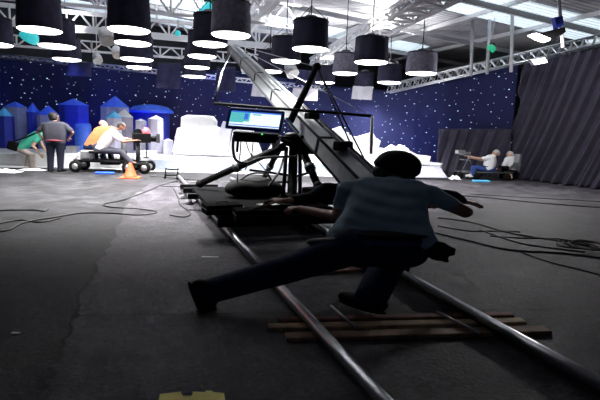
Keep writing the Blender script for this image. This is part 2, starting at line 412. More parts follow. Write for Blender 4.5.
# ------------------------------------------------------------------ space lights
LAMP = [  # px, py of the bottom rim centre, radius, cloth, label
 (40, 31, .375, 0, 'biggest black-skirted space light, hanging front in its row, turquoise lamp below it'),
 (57, 47, .385, 0, 'black space light second in its row, just behind the biggest one'),
 (67, 60, .36, 0, 'black space light third in its row, beside a small hanging black flag'),
 (-6, 45, .38, 0, 'black space light cut by the photo edge above the star cloth'),
 (129, 31, .36, 0, 'big black space light at the front of the four-lamp row beside the biggest'),
 (133, 44, .36, 0, 'navy space light second in the stacked row of four above the star cloth'),
 (137, 60, .41, 0, 'navy space light third in the stacked row of four above the star cloth'),
 (139, 68, .36, 0, 'navy space light last and lowest in the stacked row of four'),
 (231, 36, .35, 1, 'big grey netted space light nearest the crane tip'),
 (210, 45, .34, 0, 'navy space light directly behind the big grey netted one'),
 (202, 57, .335, 0, 'navy space light third back in the row behind the grey netted one'),
 (197, 68, .36, 0, 'navy space light fourth back in the row behind the grey netted one'),
 (194, 77, .39, 0, 'small dim-skirted space light last in the row beside the crane tip'),
 (310, 50, .37, 0, 'large black space light over the crane mast top'),
 (286, 62, .365, 0, 'navy space light between the crane arm and the large black lamp'),
 (270, 72, .36, 0, 'navy space light hanging low just beside the crane arm'),
 (371, 63, .40, 0, 'black square-looking space light under the white lattice girder'),
 (345, 74, .36, 1, 'grey-blue space light second in the row under the lattice girder'),
 (325, 83, .35, 0, 'small navy space light beside the crane mast top'),
 (421, 74, .42, 1, 'grey netted space light last before the silver box truss'),
 (389, 83, .40, 0, 'navy space light behind the grey netted one by the box truss'),
 (364, 88, .36, 0, 'navy space light low over the hanging white flag'),
]
def make_lamp(px, py, r, k, label, i):
    c = G(px, py, 3.05); rnd = random.Random(i)
    root = thing('space_light', label, 'lamp', c, 'space lights hung in rows over the stage')
    H = .56; a, b_ = rnd.uniform(0, 6), rnd.uniform(0, 6)
    s = MB()
    wob = lambda t, z: .018 * math.sin(7 * t + a) * (1 if z > .05 else .4) + .012 * math.sin(13 * t + b_ + z * 6)
    s.lathe((c.x, c.y, c.z + .02), [(r * 1.0, 0), (r * 1.0, .1), (r * .985, .22), (r * .97, .36), (r * .955, .48), (r * .95, H)], 36, wob=wob, capb=False, capt=False)
    o = s.build('skirt', M['skirt_g' if k else 'skirt'], root); so = o.modifiers.new('thick', 'SOLIDIFY'); so.thickness = .012
    g = MB()
    for z, rr in ((H - .01, .955),):
        n = 28; g.tube([(c.x + r * rr * 1.0 * math.cos(2 * math.pi * q / n), c.y + r * rr * math.sin(2 * math.pi * q / n), c.z + z) for q in range(n + 1)], .012, 5, False)
    g.build('hoop', M['black'], o)
    d = MB(); d.lathe(c, [(r * .2, -.03), (r * .6, -.024), (r * .9, -.006), (r * .98, .015), (r * .98, .03)], 32)
    d.build('diffuser', M['diff'], root)
    bx = MB(); bx.lathe((c.x, c.y, c.z + H - .02), [(.14, 0), (.16, .05), (.12, .12), (.03, .14)], 12); bx.build('lamp_head', M['dgrey'], root)
    cr = MB(); cr.tube([(c.x, c.y, c.z + H + .1), (c.x, c.y, roofz(c.x) - .01)], .012, 6)
    for q in range(3):
        t = 2.1 * q + a; cr.tube([(c.x + r * .93 * math.cos(t), c.y + r * .93 * math.sin(t), c.z + H), (c.x, c.y, c.z + H + .3)], .007, 4)
    cr.build('hanging_cord', M['black'], root)
    return c, r
lamps = [make_lamp(*t, i) for i, t in enumerate(LAMP)]
def area(name, loc, size, power, direction=(0, 0, -1), spread=180, col=(1, .985, .97), shape='DISK', size_y=None):
    l = bpy.data.lights.new(name, 'AREA'); l.shape = shape; l.size = size; l.energy = power; l.spread = R_(spread); l.color = col
    if size_y: l.size_y = size_y
    o = bpy.data.objects.new(name, l); COL.objects.link(o); o.location = loc
    o.rotation_euler = V(direction).to_track_quat('-Z', 'Y').to_euler(); return o
for i, (c, r) in enumerate(lamps):
    area('space_light_glow', (c.x, c.y, c.z - .035), r * 1.7, 115, spread=113)
    if i % 2 == 0: area("space_light_leak", (c.x, c.y, c.z + .54), r * 1.2, 150, (0, 0, 1), 110)

# ------------------------------------------------------------------ small things hung in the roof
def flag(px0, px1, py0, py1, d, m, label, wave=.03, cat='flag'):
    a, b, c_, e = W(px0, py0, d), W(px1, py0 + (px1 - px0) * .03, d), W(px1 - 1, py1, d), W(px0 - 2, py1 - 1, d)
    root = thing('hanging_flag', label, cat, (a + b) / 2)
    bm = MB(); n = 10; nr = FH * -1; rows = []
    for i in range(n + 1):
        row = []
        for j in range(n + 1):
            u, v = i / n, j / n
            p = a.lerp(b, u).lerp(e.lerp(c_, u), v) + nr * wave * math.sin(u * 9 + v * 2) * (.3 + v)
            row.append(bm.bm.verts.new(p))
        rows.append(row)
    for i in range(n):
        for j in range(n):
            f = bm.bm.faces.new((rows[i][j], rows[i + 1][j], rows[i + 1][j + 1], rows[i][j + 1])); f.smooth = True
    o = bm.build('cloth', m, root); so = o.modifiers.new('thick', 'SOLIDIFY'); so.thickness = .015
    MB().tube([a, b], .015, 6).build('batten', M['dgrey'], root)
    t = MB()
    for p in (a, b): t.tube([p, (p.x, p.y, roofz(p.x) - .02)], .006, 4)
    t.build('hanging_cord', M['black'], root)
M['flag_d'] = mat('dark_flag_cloth', (.03, .03, .08), .85, noise=.3, scale=4, spec=.2)
flag(69, 92, 62, 77, 15.2, M['flag_d'], 'small dark flag hanging just beside the third lamp of the front row')
flag(158, 181, 63, 89, 15.6, M['flag_d'], 'wide dark flag hanging beside the last lamp of the grey netted row')
flag(217, 236, 67, 92, 15.0, M['flag_d'], 'dark flag hanging behind the crane tip')
flag(253, 266, 84, 97, 16.6, M['pink'], 'small white flag hanging behind the middle of the crane arm')
flag(293, 318, 88, 101, 17.4, M['pink'], 'white flag crossed by the black crane mast')
flag(353, 373, 86, 100, 17.6, M['pink'], 'white flag with a draped fold hanging over the ice set')
flag(297, 315, 70, 86, 17.6, M['flag_d'], 'navy flag hanging above the white one at the crane mast')
# black floodlight on a post at the truss, bright one below it
p = W(553, 30, 12.0)
root = thing('floodlight', 'black shrouded floodlight on a thin post above the silver box truss', 'lamp', p)
MB().tube([W(563, 48, 12.0), W(558, -12, 12.0)], .045, 8).build('hanging_post', M['steel_g'], root)
hd = MB(); hd.prism([W(536, 34, 11.9), W(552, 30, 11.9), W(565, 27, 11.9), W(566, 32, 11.9), W(552, 40, 11.9)], FH * .35); hd.build('housing', M['black'], root)
hl = MB(); hl.prism([W(533, 33.5, 11.85), W(537, 33, 11.85), W(551, 38.5, 11.85), W(549, 40.5, 11.85), W(541, 38, 11.85)], FH * .3); hl.build('lamp_glass', M['flood'], root)
cl = MB(); cl.prism([W(555, 17, 11.95), W(563, 16, 11.95), W(564, 25, 11.95), W(557, 29, 11.95)], FH * .18); cl.build('clamp', M['dblue'], root)
p = W(540, 61, 13.6)
root = thing('floodlight', 'bright rectangular floodlight clamped under the silver box truss', 'lamp', p)
hd = MB(); hd.prism([W(531, 59.5, 13.6), W(545, 57, 13.6), W(548, 62.5, 13.6), W(535, 65, 13.6)], FH * .2); hd.build('housing', M['silver'], root)
hl = MB(); hl.prism([W(532, 60, 13.57), W(545, 57.8, 13.57), W(547.5, 62, 13.57), W(535, 64.5, 13.57)], FH * .03); hl.build('lamp_glass', M['flood'], root)
MB().tube([W(547, 60, 13.65), W(549, 51, 13.65)], .03, 6).build('hanging_bracket', M['dgrey'], root)
area('floodlight_beam', W(540, 63, 13.4), .35, 130, (G(500, 200) - W(540, 61, 13.4)), 150)
area('floodlight_beam', W(542, 41, 11.4), .35, 100, (W(590, 150, 13.5) - W(545, 36, 11.8)), 160)
for pts, d in (([(511, 72), (510, 38)], 13.9), ([(471, 76), (470, 52)], 15.2), ([(487, 74), (487, 50)], 14.8)):
    a, b = W(*pts[0], d), W(*pts[1], d); top = V((b.x, b.y, roofz(b.x) - .01))
    o = MB().tube([a, top], .05, 8).build('hanging_post', M['steel_g'])
    tag(o, {511: 'grey post above the start of the pleated drape', 471: 'thin grey post by the star cloth edge', 487: 'grey post just beyond the green lamp'}[pts[0][0]], 'post')
def blob_lamp(px, py, d, w, h, m, label):
    c = W(px, py, d); root = thing('gel_lamp', label, 'lamp', c)
    b = MB(); b.lathe(c, [(w * .5, -h * .5), (w * .5, 0), (w * .42, h * .4), (w * .2, h * .5)], 12, ax=V((.4, -.3, .6)).normalized()); b.build('gel_cover', m, root)
    bb = MB(); bb.lathe(c + V((0, 0, h * .5)), [(w * .3, 0), (w * .3, h * .4), (w * .1, h * .5)], 10); bb.build('body', M['dgrey'], root)
    MB().tube([c + V((0, 0, h * .8)), (c.x, c.y, roofz(c.x) - .01)], .012, 6).build('hanging_rod', M['steel_g'], root)
blob_lamp(30, 36, 9.6, .36, .16, M['teal'], 'turquoise gelled lamp under the biggest space light')
blob_lamp(207, 9, 9.8, .22, .28, M['teal'], 'teal gelled lamp above the big grey netted space light')
blob_lamp(215, 1, 9.9, .2, .16, M['green'], 'green gelled lamp right at the top beside the netted space light')
blob_lamp(492, 48, 14.5, .26, .16, M['green'], 'small green lamp under the roof near the grey posts')
blob_lamp(178, 33, 12.2, .14, .12, M['teal'], 'tiny turquoise lamp on the white roof girder')
def canlamp(px, py, d, r, m, label):
    c = W(px, py, d); root = thing('parcan_lamp', label, 'lamp', c)
    ax = V((.2, -.6, -.7)).normalized()
    MB().lathe(c, [(r * .6, -r * 1.2), (r * .8, -r * .9), (r, 0), (r, r * .9)], 14, ax=ax).build('can', m, root)
    MB().lathe(c + ax * (r * .88), [(r * .93, 0), (r * .93, .01)], 14, ax=ax).build('lens', M['tin'], root)
    MB().tube([c, (c.x, c.y, roofz(c.x) - .01)], .014, 6).build('hanging_rod', M['steel_w'], root)
canlamp(106, 36, 10.8, .17, M['steel_w'], 'white parcan lamp between the two big black front lamps')
canlamp(97, 58, 15.4, .15, M['silver'], 'silver parcan lamp beside the stacked row of four')
canlamp(291, 70, 15.0, .2, M['silver'], 'silver round lamp behind the crane arm beside a navy space light')
canlamp(117, 52, 13.2, .14, M['steel_w'], 'pale parcan lamp half hidden behind the stacked lamp row')
canlamp(245, 67, 15.2, .16, M['silver'], 'small silver parcan just below the crane head')

# ------------------------------------------------------------------ stage
ST = .40
sp = [G(-60, 165.5), G(60, 167.5), G(150, 170.5), G(240, 173), G(345, 176), G(440, 177)]
sb = [G(452, 174.5) + V((-.35, .1, 0)), V((9.0, 17.2, 0)), V((6.5, 18.5, 0)), V((0, 19.3, 0)), V((-7, 19.6, 0))]
stg = MB(); stg.prism([(p.x, p.y, 0.004) for p in sp + sb], (0, 0, ST - .004))
root = tag(stg.build('stage_platform', M['stage']), 'low white stage platform carrying the ice set in front of the star cloth', 'stage')
fb = MB()  # added panel on the white riser, colouring its less lit front darker
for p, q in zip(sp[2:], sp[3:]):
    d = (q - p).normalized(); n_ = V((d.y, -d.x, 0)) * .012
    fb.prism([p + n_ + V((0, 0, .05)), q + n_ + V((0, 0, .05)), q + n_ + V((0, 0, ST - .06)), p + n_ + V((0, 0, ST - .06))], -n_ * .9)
fo = fb.build('front_shade_panel', M['shade'], root); fo['label'] = 'grey-blue panel, painted-in front fascia'
kb = MB()
for p, q in zip(sp, sp[1:]):
    d = (q - p).normalized(); n_ = V((d.y, -d.x, 0)); kb.prism([p + n_ * .02 + V((0, 0, .008)), q + n_ * .02 + V((0, 0, .008)), q + n_ * .42 + V((0, 0, .008)), p + n_ * .42 + V((0, 0, .008))], (0, 0, .03))
tag(kb.build('white_floor_strip', M['white']), 'flat white strip lying on the floor along the stage front', 'floor strip')
ramp = MB(); a, b = W(404, 172, 15.6), W(441, 178, 15.6)
ra, rb = G(410, 179.3), G(447, 179.6); ra.z = rb.z = .045
c1, c2 = G(404, 177.0), G(439, 177.3); c1.z = c2.z = .33
ramp.prism([ra, rb, c2, c1], (0, 0, .03))
tag(ramp.build('grey_ramp', M['ltblue']), 'small grey ramp at the end of the white stage', 'ramp')

def crystal(px0, px1, pyt, peak, d, m, mc, label, depth=.5, lean=0, base_z=ST + .002, peakx=None, name='crystal_spire'):
    c0, c1 = W(px0, 160, d), W(px1, 160, d)
    w = V((c1.x - c0.x, c1.y - c0.y, 0)); dn = V((FH.x, FH.y, 0)) * depth
    A, B = V((c0.x, c0.y, base_z)), V((c1.x, c1.y, base_z))
    zt = zat((A + B) / 2, pyt); mid = (A + B) / 2
    up = V((0, 0, zt - base_z)); ln = w.normalized() * lean
    root = thing(name, label, 'set piece', mid + dn * .5)
    b = MB(); n0 = w.normalized() * (w.length * .28)
    bot = [A + dn * .35, A + n0, B - n0, B + dn * .35, B - n0 * .6 + dn, A + n0 * .6 + dn]
    b.prism(bot, up + ln); b.build('shaft', m, root)
    zp = zat(mid, peak); k = MB(); ov = up + ln + V((0, 0, .003)); cen = mid + dn * .5
    tops = [cen + (p - cen) * 1.06 + ov for p in bot]; pk = cen + ln + V((0, 0, zp - base_z + 0)) 
    if peakx is not None: pk += w * (peakx - .5)
    vs = [k.bm.verts.new(p) for p in tops]; v = k.bm.verts.new(pk)
    k.bm.faces.new(vs[::-1])
    for i in range(6): k.bm.faces.new((vs[i], vs[(i + 1) % 6], v))
    k.build('pointed_cap', mc, root)
    return root
cry = [
 (-6, 11, 116, 107, 17.0, 'dblue', 'cyan', 'cyan-topped blue pillar at the very edge behind the green shirt'),
 (3, 26, 107, 101, 18.0, 'ltblue', 'blue', 'pale lilac pillar with flat blue top near the photo edge'),
 (26, 37, 112, 102, 17.6, 'dblue', 'blue', 'slim deep blue pillar between two pale lilac ones'),
 (36, 58, 115, 105, 17.2, 'ltblue', 'blue', 'pale pillar with blue point right behind the standing man'),
 (58, 88, 105, 98, 18.3, 'dblue', 'blue', 'broad deep blue pillar behind the orange vest'),
 (100, 128, 107, 95.5, 17.6, 'ltblue', 'blue', 'tall pale pillar with the highest blue pyramid top'),
 (104, 120, 118, 110, 16.4, 'ltblue', 'cyan', 'short pillar with cyan tip before the tallest pyramid pillar'),
 (113, 132, 117, 109, 17.0, 'ltblue', 'white', 'short pillar with white tip before the tallest pyramid pillar'),
 (134, 144, 121, 118.5, 16.8, 'ltblue', 'white', 'thin grey pillar with low white tip beside the camera rig'),
 (147, 162, 119, 115, 16.6, 'ltblue', 'white', 'grey pillar with white tip under the blue canopy'),
 (161, 171, 141, 139, 16.3, 'ltblue', 'ltblue', 'small grey stub beside the big white slab'),
]
for a, b, t, p, d, m, mc, lb in cry: crystal(a, b, t, p, d, M[m], M[mc], lb)
# blue dome canopy behind
c = W(151, 113, 18.55); cb = MB()
cb.lathe((c.x, c.y, c.z), [(.86, 0), (.83, .1), (.62, .24), (.28, .31), (.02, .33)], 28)
root = thing('dome_canopy', 'rounded blue canopy over pillars beside the big white slab', 'set piece', (c.x, c.y, ST))
cb.build('dome', M['blue'], root); 
pc = MB(); pc.lathe((c.x, c.y, ST + .002), [(.7, 0), (.7, c.z - ST - .004)], 24); pc.build('drum', M['dblue'], root)
def slab_px(poly, d, depth, m, label, name='ice_slab', zbase=ST + .002):
    pts = [W(x, y, d) for x, y in poly]
    n_ = -FH; cen = sum(pts, V()) / len(pts)
    plane = W(poly[0][0], 150, d)
    out = []
    for p in pts: out.append(V((p.x, p.y, max(p.z, zbase))))
    off = V((FH.x, FH.y, 0)) * depth
    b = MB(); b.prism(out, off); bmesh.ops.recalc_face_normals(b.bm, faces=b.bm.faces[:])
    bmesh.ops.bevel(b.bm, geom=b.bm.edges[:], offset=.008, segments=1, affect='EDGES')
    return tag(b.build(name, m), label, 'set piece')
slab_px([(172, 152), (177, 128), (180.5, 127), (181, 117), (187, 115), (211, 116), (215, 121), (213, 153)], 16.2, .5, M['white'], 'tallest blunt white ice slab beside the blue canopy')
slab_px([(204, 153), (207, 127), (215, 126), (222, 129), (221, 153)], 15.75, .25, M['white'], 'pale slab with shadowed notch leaning on the tall white slab')
slab_px([(211, 153), (223, 121), (232, 124), (228, 153)], 15.55, .15, M['ltblue'], 'leaning grey-blue slab beside the monitor')
slab_px([(228, 154), (233, 130), (252, 128), (262, 154)], 16.2, .3, M['white'], 'white slab behind the monitor stand')
slab_px([(262, 165), (270, 146), (283, 139), (300, 143), (306, 165)], 15.8, .4, M['white'], 'white ice block behind the tripod column')
slab_px([(300, 170), (302, 152), (309, 146), (312, 137), (319, 138), (326, 131), (341, 126.5), (344, 131), (349, 133), (352, 170)], 16.4, .5, M['white'], 'highest jagged white ice peak beside the crane arm')
slab_px([(347, 170), (349, 135), (358, 137), (373, 132.5), (376, 138), (381, 141), (378, 150), (377, 171)], 16.0, .5, M['white'], 'flat-topped white ice block behind the thin vertical rod')
slab_px([(374, 171), (378, 148), (387, 149), (393, 145), (398, 147.5), (402, 145), (409, 149), (411, 172)], 16.5, .5, M['white'], 'low white ice block behind the dark cap')
slab_px([(408, 172), (410, 151), (418, 155), (431, 156.5), (428, 173)], 15.9, .45, M['white'], 'last white ice block before the low black drape')
# coloured stage lights standing on the stage
def spot(name, loc, target, col, power, ang=80, blend=.8):
    l = bpy.data.lights.new(name, 'SPOT'); l.energy = power; l.color = col; l.spot_size = R_(ang); l.spot_blend = blend; l.shadow_soft_size = .15
    o = bpy.data.objects.new(name, l); COL.objects.link(o); o.location = loc; o.rotation_euler = (V(target) - V(loc)).to_track_quat('-Z', 'Y').to_euler()
for (px, d, tx, ty, col, pw) in ((-40, 17.3, -30, 70, (.03, .08, 1), 110), (92, 17.5, 92, 80, (.02, .06, 1), 90), (140, 17.6, 145, 90, (.06, .05, 1), 130), (172, 17.4, 174, 118, (1, .02, .35), 40), (245, 17.4, 245, 90, (.05, .07, 1), 130), (405, 17.2, 418, 145, (.02, .12, 1), 70)):
    g = W(px, 158, d); spot('blue_uplight', (g.x, g.y, .75), W(tx, ty, d + 1.6), col, pw, 95)
g = W(60, 60, 13.5); spot('blue_wash', g, W(70, 118, 17.4), (.05, .15, 1), 220, 60)

# ------------------------------------------------------------------ dolly track and planks
XL, XR = 1.25, 2.56
track = thing('dolly_track', 'long steel dolly track running from the yellow tray side towards the stage', 'track', (XL, 4, 0))
ZR = .085
for x, y0, y1 in ((XL, .4, 13.3), (XR, .4, 12.6)):
    b = MB(); b.tube([(x, y0, ZR), (x, 4.1, ZR)], .041, 14); b.tube([(x, 4.1, ZR), (x, 8.2, ZR)], .041, 14); b.tube([(x, 8.2, ZR), (x, y1, ZR)], .041, 14)
    r = b.build('rail', M['rail'], track)
    j = MB()
    for y in (4.1, 8.2): j.tube([(x, y - .05, ZR), (x, y + .05, ZR)], .0425, 14)
    j.build('joint_sleeve', M['alu'], r)
    j = MB(); j.box((x, (y0 + y1) / 2, .036), (.03, y1 - y0, .06)); j.build('rail_web', M['dgrey'], r)
for y in (4.42, 6.0, 7.6, 9.2, 10.8, 12.4):
    b = MB(); b.box(((XL + XR) / 2, y, .022), (XR - XL + .16, .05, .03)); t = b.build('tie_bar', M['woodr'] if y == 4.42 else M['silver'], track)
    for x in (XL, XR): MB().box((x, y, .05), (.1, .07, .05), bev=.008).build('clamp', M['dgrey'], t)
def plank(pa, pb, w, h, m, label, z0=.0, yaw=None):
    a, b = G(*pa, z0 + h), G(*pb, z0 + h); a.z = b.z = z0 + h / 2
    o = MB(); o.beam(a, b, w, h); bmesh.ops.bevel(o.bm, geom=o.bm.edges[:], offset=.005, segments=1, affect='EDGES')
    return tag(o.build('wooden_plank', m), label, 'plank')
plank((278, 318.5), (512, 313), .075, .034, M['woodr'], 'reddish plank under the rails, farthest of the stacked three', .001)
plank((268, 325.5), (524, 319.5), .09, .034, M['woody'], 'pale middle plank under the rails beside the shoe', .001)
plank((285, 335), (548, 328), .11, .034, M['wood'], 'nearest plank crossing under both rails with its end out beside the rail', .001)
def rod(pa, pb, r, m, label, z=.05):
    a, b = G(*pa, z), G(*pb, z); o = MB().tube([a, b], r, 8).build('steel_rod', m); return tag(o, label, 'rod')
rod((331, 306), (356, 328), .011, M['rail'], 'thin steel rod lying across the planks beside the planted shoe', .055)
rod((437, 312), (480, 333), .011, M['rail'], 'thin steel rod lying across the planks near the outer rail', .055)

# ------------------------------------------------------------------ crane dolly with tripod column
DX0, DX1, DY0, DY1, DZ = 1.12, 2.75, 6.1, 9.3, .30
dol = thing('crane_dolly', 'low black crane dolly on the rails under the tripod column', 'dolly', ((DX0 + DX1) / 2, 7.6, .05))
b = MB()
b.box(((DX0 + DX1) / 2, (DY0 + DY1) / 2, DZ - .04), (DX1 - DX0, DY1 - DY0, .07), bev=.01)
for y in (6.2, 7.7, 9.2): b.box(((DX0 + DX1) / 2, y, DZ - .10), (DX1 - DX0 + .05, .12, .08))
b.build('platform', M['deck'], dol)
for y in (9.75, 9.2, 8.45):
    q = MB(); q.beam((.96, y, DZ - .06), (1.7, y - .05, DZ - .06), .09, .09); oo = q.build('outrigger_arm', M['black'], dol)
    f = MB(); f.lathe((1.0, y, .09), [(.075, 0), (.08, .02), (.03, .05), (.03, .19)], 10); f.build('screw_foot', M['dgrey'], oo)
for x in (XL, XR):
    for y in (6.35, 6.75, 8.7, 9.1):
        q = MB(); q.lathe((x - .03, y, ZR + .1), [(.03, 0), (.065, .003), (.062, .057), (.03, .06)], 16, ax=(1, 0, 0)); q.build('wheel', M['blackr'], dol)
    q = MB(); q.box((x, 6.55, ZR + .17), (.1, .6, .06), bev=.008); q.box((x, 8.9, ZR + .17), (.1, .6, .06), bev=.008); q.build('wheel_bogie', M['dgrey'], dol)
# pale deck plates and pieces on the platform
for k, (px, py, w, l, a) in enumerate(((232, 209, .42, .2, .1), (256, 214, .5, .12, -.1), (268, 205, .3, .2, .3), (305, 213, .4, .1, 0), (322, 219, .55, .1, .05))):
    g = G(px, py, DZ); q = MB(); q.box((g.x, g.y, DZ + .006), (w, l, .012), Matrix.Rotation(a, 3, 'Z'), bev=.003); q.build('deck_plate', M['tin'] if k != 3 else M['dgrey'], dol)
for k, (px, py, w, l, h, a, lb) in enumerate(((222, 214, .5, .3, .13, .1, 'flat black case on the near left corner of the crane dolly'), (262, 222, .7, .3, .16, -.05, 'long flat black case on the near edge of the crane dolly'), (306, 222, .6, .35, .2, .1, 'black case on the crane dolly beside the reaching forearm'), (318, 205, .4, .35, .26, .3, 'taller black box on the crane dolly behind the hand'))):
    g = G(px, py, DZ); e = thing('equipment_case', lb, 'case', (g.x, g.y, DZ)); rt = Matrix.Rotation(a, 3, 'Z')
    MB().box((g.x, g.y, DZ + .014 + h / 2), (w, l, h), rt, bev=.02).build('shell', M['deck'], e)
    MB().box((g.x, g.y, DZ + h * .7), (w + .008, l + .008, .012), rt).build('seam_strip', M['dgrey'], e)
    q = MB(); c0 = V((g.x, g.y, DZ + h)); dx = rt @ V((w * .18, 0, 0)); q.tube([c0 - dx, c0 - dx * .8 + V((0, 0, .04)), c0 + dx * .8 + V((0, 0, .04)), c0 + dx], .01, 6); q.build('handle', M['dgrey'], e)
# push bar
for x0, x1, ye, pz in ((1.36, 1.74, 4.70, .672), (2.92, 3.14, 4.36, .70)):
    xa, xb = (x0, x1) if x0 < 2 else (2.6, 2.72)
    q = MB(); q.tube(smooth_path([(xa, 6.15, DZ + .01), (xa, 5.9, DZ + .1), (x0, ye + .12, pz - .005), (x0 + .03, ye, pz), (x1 - .03, ye, pz), (x1, ye + .12, pz - .005), (xb, 5.9, DZ + .1), (xb, 6.15, DZ + .01)], 4), .022, 8)
    q.build('push_handle', M['black'], dol)
# tripod column: centre post, legs, head
TC = V((2.06, 7.75, 0)); TD = proj((TC.x, TC.y, .9))[2]
c0 = G(292, 196, DZ); TC = V((c0.x, c0.y, 0)); TD = proj((TC.x, TC.y, .9))[2]
ztop = zat(TC, 140)
tri = thing('tripod_stand', 'black tripod with thick centre column carrying the camera crane', 'tripod', (TC.x, TC.y, DZ))
q = MB(); q.lathe((TC.x, TC.y, DZ + .004), [(.2, 0), (.2, .04), (.085, .06), (.08, ztop - DZ - .12), (.16, ztop - DZ - .1), (.16, ztop - DZ - .02), (.1, ztop - DZ)], 20); q.build('centre_column', M['black'], tri)
for dx, dy in ((-.15, .03), (.13, -.05)):
    q = MB(); q.tube([(TC.x + dx, TC.y + dy, DZ + .02), (TC.x + dx * .8, TC.y + dy * .8, ztop - .12)], .035, 10); q.build('guide_post', M['black'], tri)
def leg(foot, top, r0, r1, nm='leg'):
    q = MB(); q.tube([top, foot], r0, 10, r2=r1); l = q.build(nm, M['black'], tri)
    d = (V(foot) - V(top)); f = MB(); f.sphere(V(foot), r1 * 1.35, n=10); f.build('foot_pad', M['blackr'], l); 
    s = MB(); m_ = V(top).lerp(V(foot), .55); s.tube([m_ - d.normalized() * .05, m_ + d.normalized() * .05], r0 * 1.25, 10); s.build('leg_collar', M['dgrey'], l)
f1 = W(200, 193, 8.9); f2 = W(318, 186, 7.6); f3 = W(262, 186, 9.6)
f1.z = max(f1.z, DZ + .1); f3.z = max(f3.z, DZ + .1); f2.z = max(f2.z, DZ + .1)
leg(f1, W(285, 146, TD), .07, .06); leg(f2, W(301, 147, TD - .1), .07, .06); leg(f3, W(281, 146, TD + .15), .055, .05)
for (a, b_) in (((250, 170, 8.6), (288, 175, TD)), ((262, 182, 9.2), (290, 182, TD)), ((312, 172, 7.9), (297, 176, TD))):
    q = MB(); q.tube([W(*a), W(*b_)], .022, 8); q.build('brace', M['black'], tri)
q = MB(); q.box((TC.x, TC.y, ztop + .03), (.62, .3, .06), Matrix.Rotation(-.3, 3, 'Z'), bev=.012); q.build('top_plate', M['black'], tri)
hd = MB(); hd.lathe((TC.x, TC.y, ztop + .06), [(.15, 0), (.15, .05), (.09, .07)], 16); hd.build('swivel_head', M['dgrey'], tri)
# loaded bag on the platform beside the column
bg = thing('equipment_bag', 'large black padded bag humped on the dolly behind the tripod leg', 'bag', W(250, 196, 8.0))
ctr = W(254, 196, 8.2); q = MB(); n0 = 0
q.sphere((ctr.x, ctr.y, DZ + .14), .3, (1.75, 1.0, .62), 20)
for v in q.bm.verts: 
    v.co.z = max(v.co.z, DZ + .008); v.co += V((.02 * math.sin(v.co.x * 9), .02 * math.sin(v.co.y * 11), .015 * math.sin(v.co.x * 13 + v.co.y * 7)))
    v.co.z = max(v.co.z, DZ + .008)
q.build('sack', M['blackr'], bg)
q = MB(); q.tube(smooth_path([(ctr.x - .3, ctr.y - .1, DZ + .27), (ctr.x - .1, ctr.y - .12, DZ + .40), (ctr.x + .15, ctr.y - .12, DZ + .40), (ctr.x + .3, ctr.y - .1, DZ + .27)]), .018, 6); q.build('carry_handle', M['dgrey'], bg)

# ------------------------------------------------------------------ camera crane
A0, A1 = W(372, 191.5, 6.36), W(233, 49, 12.0)
def onarm(t): return A0.lerp(A1, t)
cr = thing('camera_crane', 'long grey camera crane arm rising from the dolly up among the lamps', 'crane', (A0 + A1) / 2)
ad = (A1 - A0).normalized(); ax = ad.cross(V((0, 0, 1))).normalized(); ay = ax.cross(ad).normalized()
q = MB(); q.beam(A0, A1, .40, .30, w2=.2, h2=.16); q.build('arm_beam', M['arm'], cr)
q = MB()
for sx, sy in ((-1, -1), (1, -1), (1, 1), (-1, 1)):
    q.tube([A0 + ax * .205 * sx + ay * .15 * sy, A1 + ax * .105 * sx + ay * .08 * sy], .022, 6)
q.build('edge_tube', M['dgrey'], cr)
for t in (.2, .36, .52, .68, .84):
    p = onarm(t); k = 1 - t * .5; MB().beam(p - ad * .025, p + ad * .025, .43 * k, .325 * k).build('arm_joint', M['black'], cr)
q = MB(); q.tube([onarm(.02) + ay * .22 + ax * .02, onarm(.98) + ay * .13 + ax * .02], .028, 6); q.build('levelling_rod', M['alu'], cr)
pv = onarm(.285)
q = MB(); q.box(pv - V((0, 0, .24)), (.34, .3, .3), Matrix.Rotation(-.6, 3, 'Z'), bev=.02); q.build('pivot_yoke', M['black'], cr)
# counterweights at the rear end
cw = MB(); p = onarm(.01)
for k in range(4): cw.lathe(p + ax * .22 + ax * (.045 * k) + V((0, 0, .02)), [(.13, 0), (.135, .005), (.135, .035), (.13, .04)], 18, ax=ax)
cw.build('counterweight', M['black'], cr)
q = MB(); q.box(onarm(.13) + ay * .23 - ax * .03, (.28, .16, .14), Matrix.Rotation(.4, 3, 'Z'), bev=.03); q.build('motor_box', M['black'], cr)
# mast, spreader and stays
mt, mb = W(317, 67, 7.9), W(290, 122, 8.0)
q = MB(); q.tube([mb, mt], .062, 10, r2=.05); mo = q.build('mast', M['black'], cr)
q = MB(); q.sphere(mt, .075, n=10); q.build('mast_cap', M['black'], mo)
sl, sr = W(214, 103.5, 8.1), W(372, 116, 7.6)
q = MB(); q.tube([sl, sr], .024, 8); so_ = q.build('spreader_bar', M['black'], cr)
q = MB(); q.tube([sr, W(371, 154, 7.6)], .026, 8); q.build('drop_rod', M['alu'], so_)
q = MB(); q.tube([sl, W(222, 72, 8.4)], .02, 8); q.build('raised_rod', M['dgrey'], so_)
q = MB(); q.box(W(312, 116, 7.8), (.22, .14, .1), Matrix.Rotation(.3, 3, 'Z'), bev=.02); q.build('bar_clamp', M['black'], so_)
for a, b_, r, m in ((mt, W(362, 170, 6.9), .012, 'black'), (mt, W(369, 168, 6.9), .012, 'black'), (A1 + ay * .1, sr, .007, 'alu'), (A1, W(222, 72, 8.4), .007, 'alu'), (A1 + ay * .12, mt, .007, 'alu'), (sl, mb, .01, 'black'), (W(300, 104, 8.0), W(336, 140, 7.4), .01, 'black')):
    q = MB(); q.tube([a, b_], r, 6); q.build('stay_cable', M[m], cr)
